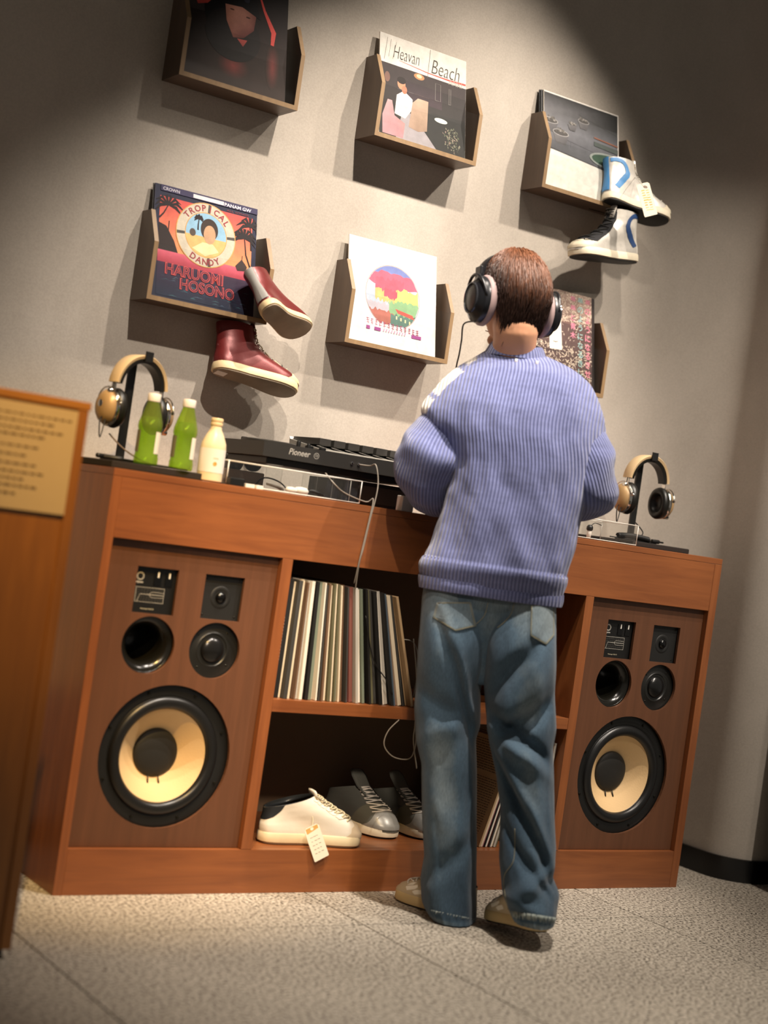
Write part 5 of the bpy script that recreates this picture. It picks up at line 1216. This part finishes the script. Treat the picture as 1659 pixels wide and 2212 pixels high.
def leg(lt, rt, off, side, zend):
    z1 = zb+.035; n = 110; M = 84; lt = smooth_tab(lt, zend, z1, n, 1); rt = smooth_tab(rt, zend, z1, n, 1); rr = []; cs = []
    for i in range(n+1):
        z, l = lt[i]; r = rt[i][1]; c, a = (l+r)/2, (r-l)/2; f = (z-zend)/(z1-zend)
        o = off*(1-f)
        dep = interp([(0, .118), (.1, .108), (.35, .092), (.55, .098), (.8, .118), (1, .118)], f)
        ring = []
        for k in range(M):
            t_ = 2*PI*k/M; cx_, sx_ = math.cos(t_), math.sin(t_)
            back = max(0, -sx_)
            w_ = .010*fbm(Vector((c*3+cx_*1.2+side*7, sx_*1.2, z*4.5)))
            if side > 0:      # folds behind the right knee and above the hem
                u_ = cx_
                for zc, sl, wd, am in ((.545, .07, .026, -.030), (.505, -.06, .022, -.026), (.60, .10, .05, .012), (.47, -.05, .03, .014), (.30, -.16, .03, -.020), (.345, -.16, .03, .012), (.20, -.10, .022, -.014), (.150, .05, .020, .016), (.10, -.02, .018, .010), (.70, .12, .03, -.018)):
                    w_ += 1.35*am*back*math.exp(-((z-(zc+sl*u_))/wd)**2)
            else:
                u_ = cx_
                for zc, sl, wd, am in ((.545, -.05, .03, -.016), (.50, .06, .03, .010), (.68, -.25, .03, -.016), (.73, -.25, .03, .010), (.16, .08, .03, -.008), (.26, -.1, .05, .006)):
                    w_ += 1.35*am*back*math.exp(-((z-(zc+sl*u_))/wd)**2)
            if f > .78: w_ *= max(0, 1-(f-.78)/.15)
            if f < .03: w_ += .002*math.sin(k*1.9)
            hw = .9+.1*abs(sx_)
            s = c+a*math.copysign(abs(cx_)**.82, cx_)+cx_*w_*.25; q = o+(dep+w_)*math.copysign(abs(sx_)**.82, sx_)-(.022*math.exp(-((f-.80)/.1)**2) if sx_ < 0 else 0)
            ring.append(W3(s, q, z))
            wash = .30+.28*back*math.exp(-((cx_-.25*side)/.55)**2)*(.5+.5*math.exp(-((f-.45)/.28)**2))+.30*max(0, (f-.80)/.2)+(.25 if f < .012 else 0)-.14*max(0, .35-f)/.35
            cs.append((wash,)*3)
        rr.append(ring)
    mb = MB(); mb.loft(rr, cap=False); mb.c = cs
    return mb
zendL = .004; zendR = sz(1150, 1980, -.11)[1]
mL = leg(LL, LR, .0, -1, zendL); mR = leg(RL, RR, -.12, 1, zendR)
jeans = thing('jeans', None, None); jeans.parent = per; jeans.location = OFFS; jeans['label'] = 'loose washed blue denim jeans'
part(mL, 'jeans_leg', DEN, jeans); part(mR, 'jeans_leg', DEN, jeans)
# seat joining both legs under the sweater
mb = MB(); rr = []; cs = []
z_top, z_bot = zb+.06, sz(1045, 1475)[1]
for i in range(31):
    z = z_top+(z_bot-z_top)*i/30; l = lerp(smooth_tab(LL, z_bot, z_top, 20, 1), z); r = lerp(smooth_tab(RR, z_bot, z_top, 20, 1), z); f = i/30
    c, a = (l+r)/2, ((r-l)/2)*(1-.5*max(0, f-.55)**1.2/.45*.9)
    rr.append([W3(c+a*math.copysign(abs(math.cos(t_))**.82, math.cos(t_)), -.004+(.121-.05*f*f+(.010*math.sin(PI*f) if math.sin(t_) < 0 else 0))*math.copysign(abs(math.sin(t_))**.82, math.sin(t_))*(1-.10*math.exp(-(math.cos(t_)/.16)**2)*f), z) for t_ in [2*PI*k/84 for k in range(84)]])
    cs += [(.62-.30*f,)*3]*84
mb.loft(rr); mb.c = cs
part(mb, 'jeans_seat', DEN, jeans)
allv = []; allf = []
for q in (mL, mR, mb):
    o_ = len(allv); allv += list(q.v); allf += [tuple(i+o_ for i in f) for f in q.f]
bv_j = bvhtree.BVHTree.FromPolygons(allv, allf)
def on_jeans(u, v, lift=.003):
    d = raydir(u, v).normalized(); h = bv_j.ray_cast(CAM, d)
    return (h[0]-d*lift) if h[0] else pp(u, v, -.13)
def pocket(px, name='back_pocket'):
    c = Vector((sum(p[0] for p in px)/len(px), sum(p[1] for p in px)/len(px), 0)); mb = MB(); rr = []
    dense = []
    for i in range(len(px)):
        a, b = px[i], px[(i+1) % len(px)]
        for k in range(6): dense.append((a[0]+(b[0]-a[0])*k/6, a[1]+(b[1]-a[1])*k/6))
    for s_ in (1.0, .97, .8, .6, .4, .2, .02): rr.append([on_jeans(c.x+(p[0]-c.x)*s_, c.y+(p[1]-c.y)*s_, .001 if s_ == 1 else .0045) for p in dense])
    mb.loft(rr, cap=False); mb.c = [(.60,)*3]*len(mb.v); o = part(mb, name, DEN, jeans)
    for s_ in (.95, .90):
        st = MB(); st.tube([on_jeans(c.x+(p[0]-c.x)*s_, c.y+(p[1]-c.y)*s_, .0050) for p in dense+dense[:1]], .0005, 5); part(st, 'pocket_stitch', STITCH, jeans)
pocket([(943, 1300), (934, 1334), (984, 1364), (1030, 1353), (1018, 1300)]); pocket([(1147, 1303), (1145, 1374), (1180, 1394), (1198, 1373), (1198, 1306)])
for pts in ([(1054, 1302), (1046, 1330), (1024, 1352)], [(1111, 1302), (1104, 1326), (1088, 1345), (1074, 1356)], [(1112, 1790), (1112, 1830), (1108, 1862), (1090, 1890), (1089, 1920), (1098, 1965)]):
    q = smoothcurve([Vector((a, b, 0)) for a, b in pts], 6); st = MB(); st.tube([on_jeans(a.x, a.y, .0018) for a in q], .0008, 5); part(st, 'seam_stitch', STITCH, jeans)
# frayed hem threads
fr = MB(); random.seed(14)
for i in range(170):
    a = random.random(); u = 1105+(1200-1105)*a; v = 1974+14*a; b0 = on_jeans(u, v-6, .001); fr.tube([b0, b0+Vector((random.uniform(-.004, .004), random.uniform(-.006, 0), -random.uniform(.006, .018)))], [.0007, .0003], 3)
for i in range(60):
    a = random.random(); u = 930+(1025-930)*a; v = 1970+20*a; b0 = on_jeans(u, v-5, .001); fr.tube([b0, b0+Vector((random.uniform(-.003, .003), 0, -random.uniform(.003, .008)))], [.0006, .0003], 3)
o = part(fr, 'frayed_hem', mat('frayed_thread', 'a9b2ab', .9), jeans)
# --- shoes worn
SUE = mat('beige_suede', 'b9a88a', .8, noise_amt=.1); SWH = mat('offwhite_panel', 'e2dac8', .6); CRS = mat('worn_cream_sole', 'c3ab7a', .6, noise_amt=.12, nscale=20)
def worn(mtx, label, side):
    t, L = sneaker(label, None, mtx, False, SUE, CRS, OUTB, LIN, LACEW, side, .90, name='worn_sneaker', sole_h=.030, lace_n=5, tilt=.1)
    for s in (1, -1):
        c0 = PI+s*1.0
        for a, z_, w_, h_ in ((c0, .050, .16, .020), (c0+s*.28, .044, .13, .016), (c0-s*.22, .058, .10, .014)):
            L.patch(lambda u, a=a, z_=z_, w_=w_, h_=h_: (a-w_+2*w_*u, z_-h_*.4*(1-abs(2*u-1))), lambda u, a=a, z_=z_, w_=w_, h_=h_: (a-w_*.7+1.4*w_*u, z_+h_*.6*(1-.5*abs(2*u-1))), 6, 4, .0015).build('star_panel', SWH, t, smooth=True)
    mw = t.matrix_world.copy()
    for k in ('category', 'group'):
        if k in t: del t[k]
    t.parent = per; t.matrix_basis = Matrix.Translation(OFFS) @ mw
    return t
toeL = at_z(860, 1937, 0); hl = toeL+(at_z(998, 1984, 0)-toeL).normalized()*.255; hl.z = .0005; toeL.z = .0005
worn(frame(hl, toeL-hl, (0, 0, 1)), 'beige worn sneaker on the left foot', 1)
toeR = at_z(1060, 1986, .006); hr = at_z(1156, 2012, .042); hr = toeR+(hr-toeR).normalized()*.262
worn(frame(hr, toeR-hr, (0, 0, 1)), 'beige worn sneaker on the right foot, heel lifted', -1)

# --- body: one continuous skin (head, neck, trunk, arms, hands, legs)
HC_ = pp(1106, 652, .05)                                  # middle of the head
hyaw = -(YAW+.06)+math.radians(30)                         # faces away from us, a little to the left
HF = Vector((math.sin(-hyaw), math.cos(-hyaw), 0)); HRt = Vector((HF.y, -HF.x, 0)); tiltd = math.radians(8)
HFt = HF*math.cos(tiltd)-Vector((0, 0, 1))*math.sin(tiltd); HU = HRt.cross(HFt)
def Hd(x, y, z): return HC_+HRt*x+HFt*y+HU*z
bmx = MB()
def ellip(c, ax, n=24, m=16, fn=None):
    rr = []
    for i in range(1, m):
        ph = PI*i/m; rr.append([])
        for k in range(n):
            t_ = 2*PI*k/n; q = Vector((math.sin(ph)*math.cos(t_), math.sin(ph)*math.sin(t_), math.cos(ph)))
            if fn: q = fn(q)
            rr[-1].append(c+ax[0]*q.x+ax[1]*q.y+ax[2]*q.z)
    bmx.loft(rr)
def headfn(q):
    q = q.copy()
    if q.z < 0:
        j = -q.z; q.x *= 1-.30*j; q.y = q.y*(1-.12*j)+(.10*j if q.y > -.3 else .16*j*.6)
    if q.y > .5: q.y = q.y*.96
    return q
ellip(HC_, (HRt*.079, HFt*.099, HU*.119), 40, 28, headfn)
ellip(Hd(0, .094, -.018), (HRt*.012, HFt*.018, HU*.022)); ellip(Hd(0, .104, -.030), (HRt*.015, HFt*.012, HU*.010))      # nose
for s in (-1, 1):
    ellip(Hd(s*.030, .083, .008), (HRt*.014, HFt*.008, HU*.009)); ellip(Hd(s*.074, -.004, -.014), (HRt*.010, HFt*.018, HU*.030))
ellip(Hd(0, .088, -.060), (HRt*.022, HFt*.009, HU*.006)); ellip(Hd(0, .084, -.072), (HRt*.018, HFt*.009, HU*.006)); ellip(Hd(0, .070, -.094), (HRt*.026, HFt*.020, HU*.018))
neck_b = W3(cc_, .058, zt-.06); nk0 = Hd(0, -.024, -.055)
bmx.tube(smoothcurve([nk0, Hd(0, -.030, -.09), (nk0+neck_b)/2+Vector((0, 0, -.01)), neck_b], 6), [.060]*7+[.058]*5+[.060]*4+[.064]*3, 24)
def trunk():
    rr = []
    for i in range(0, int(NR*.8), 6):
        z, l = LT[i]; r = RT[i][1]; f = i/NR; c = (l+r)/2; a = min((r-l)/2*.80-.012, .165); dep = interp([(0, .085), (.5, .095), (.85, .075), (1, .045)], f); fw = interp([(0, .0), (.6, .015), (.85, .04), (1, .06)], f)
        rr.append([W3(c+a*math.cos(t_), fw+dep*math.sin(t_), z) for t_ in [2*PI*k/28 for k in range(28)]])
    bmx.loft(rr)
trunk()
def arm(ctrl):
    pts = [W3(c[0], c[1], c[2]) for c in ctrl]; bmx.tube(smoothcurve(pts, 4), [max(.026, .050-.026*i/(4*(len(pts)-1))) for i in range(4*(len(pts)-1)+1)], 16)
    return pts[-1], (pts[-1]-pts[-2]).normalized()
def hand(w, d, side):
    """palm and five bent fingers reaching forward and down from the wrist"""
    up = Vector((0, 0, 1)); sd = d.cross(up).normalized(); up = sd.cross(d)
    bmx.tube([w-d*.02, w+d*.02], [.024, .026], 12)
    pc = w+d*.065-up*.006; ellip(pc, (sd*.040, d*.052, up*.016), 20, 12)
    for i, (o_, ln) in enumerate(((-.030, .060), (-.011, .072), (.010, .068), (.029, .054))):
        b0 = pc+d*.038+sd*o_; b1 = b0+d*ln*.45-up*.004; b2 = b1+d*ln*.30-up*.016; b3 = b2+d*ln*.16-up*.018
        bmx.tube([b0, b1, b2, b3], [.0095, .009, .0082, .0065], 10)
    th0 = w+d*.035-sd*side*.028; bmx.tube([th0, th0+d*.024-sd*side*.020-up*.006, th0+d*.050-sd*side*.026-up*.016], [.0125, .0105, .0075], 10)
for ctrl, s in ((left_ctrl, -1), (right_ctrl, 1)):
    w, d = arm(ctrl); d = (d+Vector((0, 0, -.25))).normalized(); hand(w+d*.012, d, s)
for lt, rt, off, hh in ((LL, LR, .0, hl), (RL, RR, -.11, hr)):
    pts = []; rs = []
    for z, r_ in ((.80, .072), (.62, .066), (.48, .050), (.34, .046), (.18, .036), (.095+hh.z, .030)):
        f = 1-z/.83; pts.append(W3((lerp(lt, z)+lerp(rt, z))/2, off*f+.005, z)); rs.append(r_)
    bmx.tube(pts, rs, 16)
    an = pts[-1]; fd = (toeL-hl).normalized() if hh is hl else (toeR-hr).normalized(); base = (hl if hh is hl else hr)
    bmx.tube([an, base+fd*.06+Vector((0, 0, .058)), base+fd*.13+Vector((0, 0, .046)), base+fd*.22+Vector((0, 0, .038))], [.028, .027, .026, .020], 14)
me = bpy.data.meshes.new('body'); me.from_pydata(bmx.v, [], bmx.f)
bm = bmesh.new(); bm.from_mesh(me); bmesh.ops.recalc_face_normals(bm, faces=bm.faces[:]); bm.to_mesh(me); bm.free()
bo = bpy.data.objects.new('body_tmp', me); COL.objects.link(bo)
rm = bo.modifiers.new('r', 'REMESH'); rm.mode = 'VOXEL'; rm.voxel_size = .0045; sm = bo.modifiers.new('s', 'SMOOTH'); sm.iterations = 4; sm.factor = .5
dg = bpy.context.evaluated_depsgraph_get(); me2 = bpy.data.meshes.new_from_object(bo.evaluated_get(dg)); bpy.data.objects.remove(bo)
me2.name = 'body'; me2.materials.clear(); me2.materials.append(SKIN); me2.polygons.foreach_set('use_smooth', [True]*len(me2.polygons))
body = bpy.data.objects.new('body', me2); COL.objects.link(body); body.parent = per; body.location = OFFS
# face features
for s in (-1, 1):
    mb = MB(); o_ = Hd(s*.031, .086, .010); n_ = 14
    mb.add([o_+HFt*.006]+[o_+HFt*.004+HRt*.013*math.cos(2*PI*k/n_)+HU*.005*math.sin(2*PI*k/n_) for k in range(n_)], [(0, k+1, (k+1) % n_+1) for k in range(n_)]); part(mb, 'eye', mat('eye_dark', '1c1512', .2))
    mb = MB().tube([Hd(s*.014, .092, .026), Hd(s*.031, .092, .031), Hd(s*.048, .083, .026)], [.002, .003, .0015], 6); part(mb, 'eyebrow', mat('brow', '2c1d14', .8))
mb = MB().tube([Hd(-.022, .092, -.066), Hd(0, .098, -.066), Hd(.022, .092, -.066)], [.001, .002, .001], 6); part(mb, 'mouth', mat('lips', 'a85f52', .5))
# hair: a cap with strands falling from the crown
def hair_mat():
    m = printed('brown_hair', .42); nt = m.node_tree; b = nt.nodes['Principled BSDF']; b.inputs['Specular IOR Level'].default_value = .5
    a = [q for q in nt.nodes if q.type == 'VERTEX_COLOR'][0]; tc = nt.nodes.new('ShaderNodeTexCoord'); n = nt.nodes.new('ShaderNodeTexNoise'); n.inputs['Scale'].default_value = 70; n.inputs['Detail'].default_value = 3
    mp = nt.nodes.new('ShaderNodeMapping'); mp.inputs['Scale'].default_value = (1, 1, .18); nt.links.new(tc.outputs['Object'], mp.inputs[0]); nt.links.new(mp.outputs[0], n.inputs['Vector'])
    mr = nt.nodes.new('ShaderNodeMapRange'); mr.inputs['To Min'].default_value = .55; mr.inputs['To Max'].default_value = 1.5; nt.links.new(n.outputs['Fac'], mr.inputs[0])
    hs = nt.nodes.new('ShaderNodeHueSaturation'); nt.links.new(a.outputs[0], hs.inputs['Color']); nt.links.new(mr.outputs[0], hs.inputs['Value']); nt.links.new(hs.outputs[0], b.inputs['Base Color'])
    return m
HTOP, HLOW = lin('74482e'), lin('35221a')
def hcol(e):  # light on the crown and darker lower hair, both put into the colour
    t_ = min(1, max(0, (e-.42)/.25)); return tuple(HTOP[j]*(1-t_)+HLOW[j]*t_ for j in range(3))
HM = hair_mat()
def hsurf(az, el, lift=0.0):
    """az 0 = back, el 0 = crown .. 1 = nape; below the skull it runs down the neck"""
    ph = el*2.62; p0 = min(ph, 1.62); q = Vector((math.sin(p0)*math.sin(az), -math.sin(p0)*math.cos(az), math.cos(p0)))
    r = Vector((q.x*(.083+lift), q.y*(.103+lift), q.z*(.124+lift))); x_ = max(0, ph-1.62)
    r.z -= x_*.128; r.y += x_*(.040+.03*x_)*math.cos(az); r.x *= 1-.20*x_
    return Hd(r.x, r.y-.004, r.z)
def elmax(az):
    a = abs((az+PI) % (2*PI)-PI)
    return interp([(0, 1.03), (.5, 1.0), (.85, .86), (1.15, .68), (1.5, .58), (2.0, .48), (2.5, .42), (PI, .40)], a)
mb = MB(); rr = []
for i in range(0, 30):
    rr.append([hsurf(2*PI*k/72, (.004+.996*i/29)*elmax(2*PI*k/72), (.017*(1-.72*(i/29)**1.6))+.003*fbm(Vector((math.sin(2*PI*k/72)*6, math.cos(2*PI*k/72)*6, i*.14)))) for k in range(72)])
rr.append([hsurf(2*PI*k/72, elmax(2*PI*k/72), -.012) for k in range(72)])
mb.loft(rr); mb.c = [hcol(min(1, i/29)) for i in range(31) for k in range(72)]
hair = part(mb, 'hair', HM); hair['label'] = 'short brown hair tapered at the nape'
st = MB(); random.seed(77); hc_ = []
for i in range(5200):
    az = random.uniform(-PI, PI); em = elmax(az); e0 = random.random()**.7*.92; ln = random.uniform(.16, .34)*(1.0 if e0 < .6 else .6)
    sw = random.uniform(-.12, .12); pts = []; rs = []
    base = .013*(1-.72*e0**1.6)
    for k in range(5):
        f = k/4; e = min((e0+ln*f), 1.03)
        lf = .017*(1-.72*min(1, e)**1.6)+.0065*math.sin(PI*f)*random.uniform(.1, 1)+.0015
        pts.append(hsurf(az+sw*f+.03*math.sin(7*az), e*em, lf)); rs.append(.0016*(1-.8*f))
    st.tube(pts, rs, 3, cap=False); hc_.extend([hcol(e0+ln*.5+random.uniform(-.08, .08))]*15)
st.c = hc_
s_ = part(st, 'hair_strands', HM, hair, smooth=True); s_['kind'] = 'stuff'
# --- worn headphones
HPM = Matrix(((HRt.x, HFt.x, HU.x, HC_.x), (HRt.y, HFt.y, HU.y, HC_.y), (HRt.z, HFt.z, HU.z, HC_.z), (0, 0, 0, 1)))
hp = thing('headphones', 'black over-ear headphones with mauve pads worn on the head', 'headphones', mtx=Matrix(((HRt.x, HFt.x, HU.x, HC_.x), (HRt.y, HFt.y, HU.y, HC_.y), (HRt.z, HFt.z, HU.z, HC_.z), (0, 0, 0, 1))))
MAUVE = mat('mauve_pad', '9c8583', .6); HB = mat('headphone_black', '15161a', .3)
n = 30; rr = []
for i in range(n+1):
    a = .10+(PI-.2)*i/n; c = Vector((-.108*math.cos(a), -.010+.055*math.sin(a), .140*math.sin(a)-.006)); nn = Vector((-math.cos(a), 0, math.sin(a)))
    rr.append([c+nn*dn+Vector((0, dy, 0)) for dn, dy in ((-.005, -.014), (.005, -.016), (.007, 0), (.005, .016), (-.005, .014))])
MB().loft(rr).build('headband', HB, hp, smooth='auto')
for sx in (-1, 1):
    M = Matrix.Translation((sx*.086, -.008, -.016)) @ Matrix.Rotation(sx*PI/2, 4, 'Y') @ Matrix.Diagonal((1.1, 1.1, .95, 1))
    k = MB().lathe([(.0001, .050), (.020, .049), (.032, .045), (.038, .036), (.046, .030), (.048, .020), (.047, .014)], 40, M, 1.22, 1.0).build('ear_cup', HB, hp, smooth='auto')
    MB().lathe([(.047, .0145), (.051, .009), (.051, .0), (.046, -.007), (.034, -.009), (.026, -.002), (.0001, 0)], 40, M, 1.22, 1.0).build('ear_pad', MAUVE, k, smooth=True)
    MB().lathe([(.0315, .0455), (.0315, .050), (.029, .051), (.028, .0465)], 36, M, 1.22, 1.0).build('cup_ring', mat('headphone_gloss', '2c2d31', .15), k, smooth='auto')
    MB().tube([(sx*.112+sx*.012*math.cos(a), -.008+.048*math.sin(a), -.016+.064*math.cos(a)) for a in [(-1.6+3.2*i/16) for i in range(17)]], .0042, 8).build('yoke', HB, hp, smooth=True)
    MB().box((sx*.1075-.004, -.014, .030), (sx*.1075+.004, .014, .075), .002).build('slider', HB, hp)
o = MB().tube(smoothcurve([HPM @ Vector((-.115, -.012, -.078)), pp(1002, 700, .03), pp(997, 735, .05), pp(992, 765, .075), pp(985, 800, .13), pp(985, 860, .19), pp(980, 1000, .26)], 8), .0022, 7).build('headphone_cord', CABLE, hp, smooth=True); o.matrix_basis = HPM.inverted()
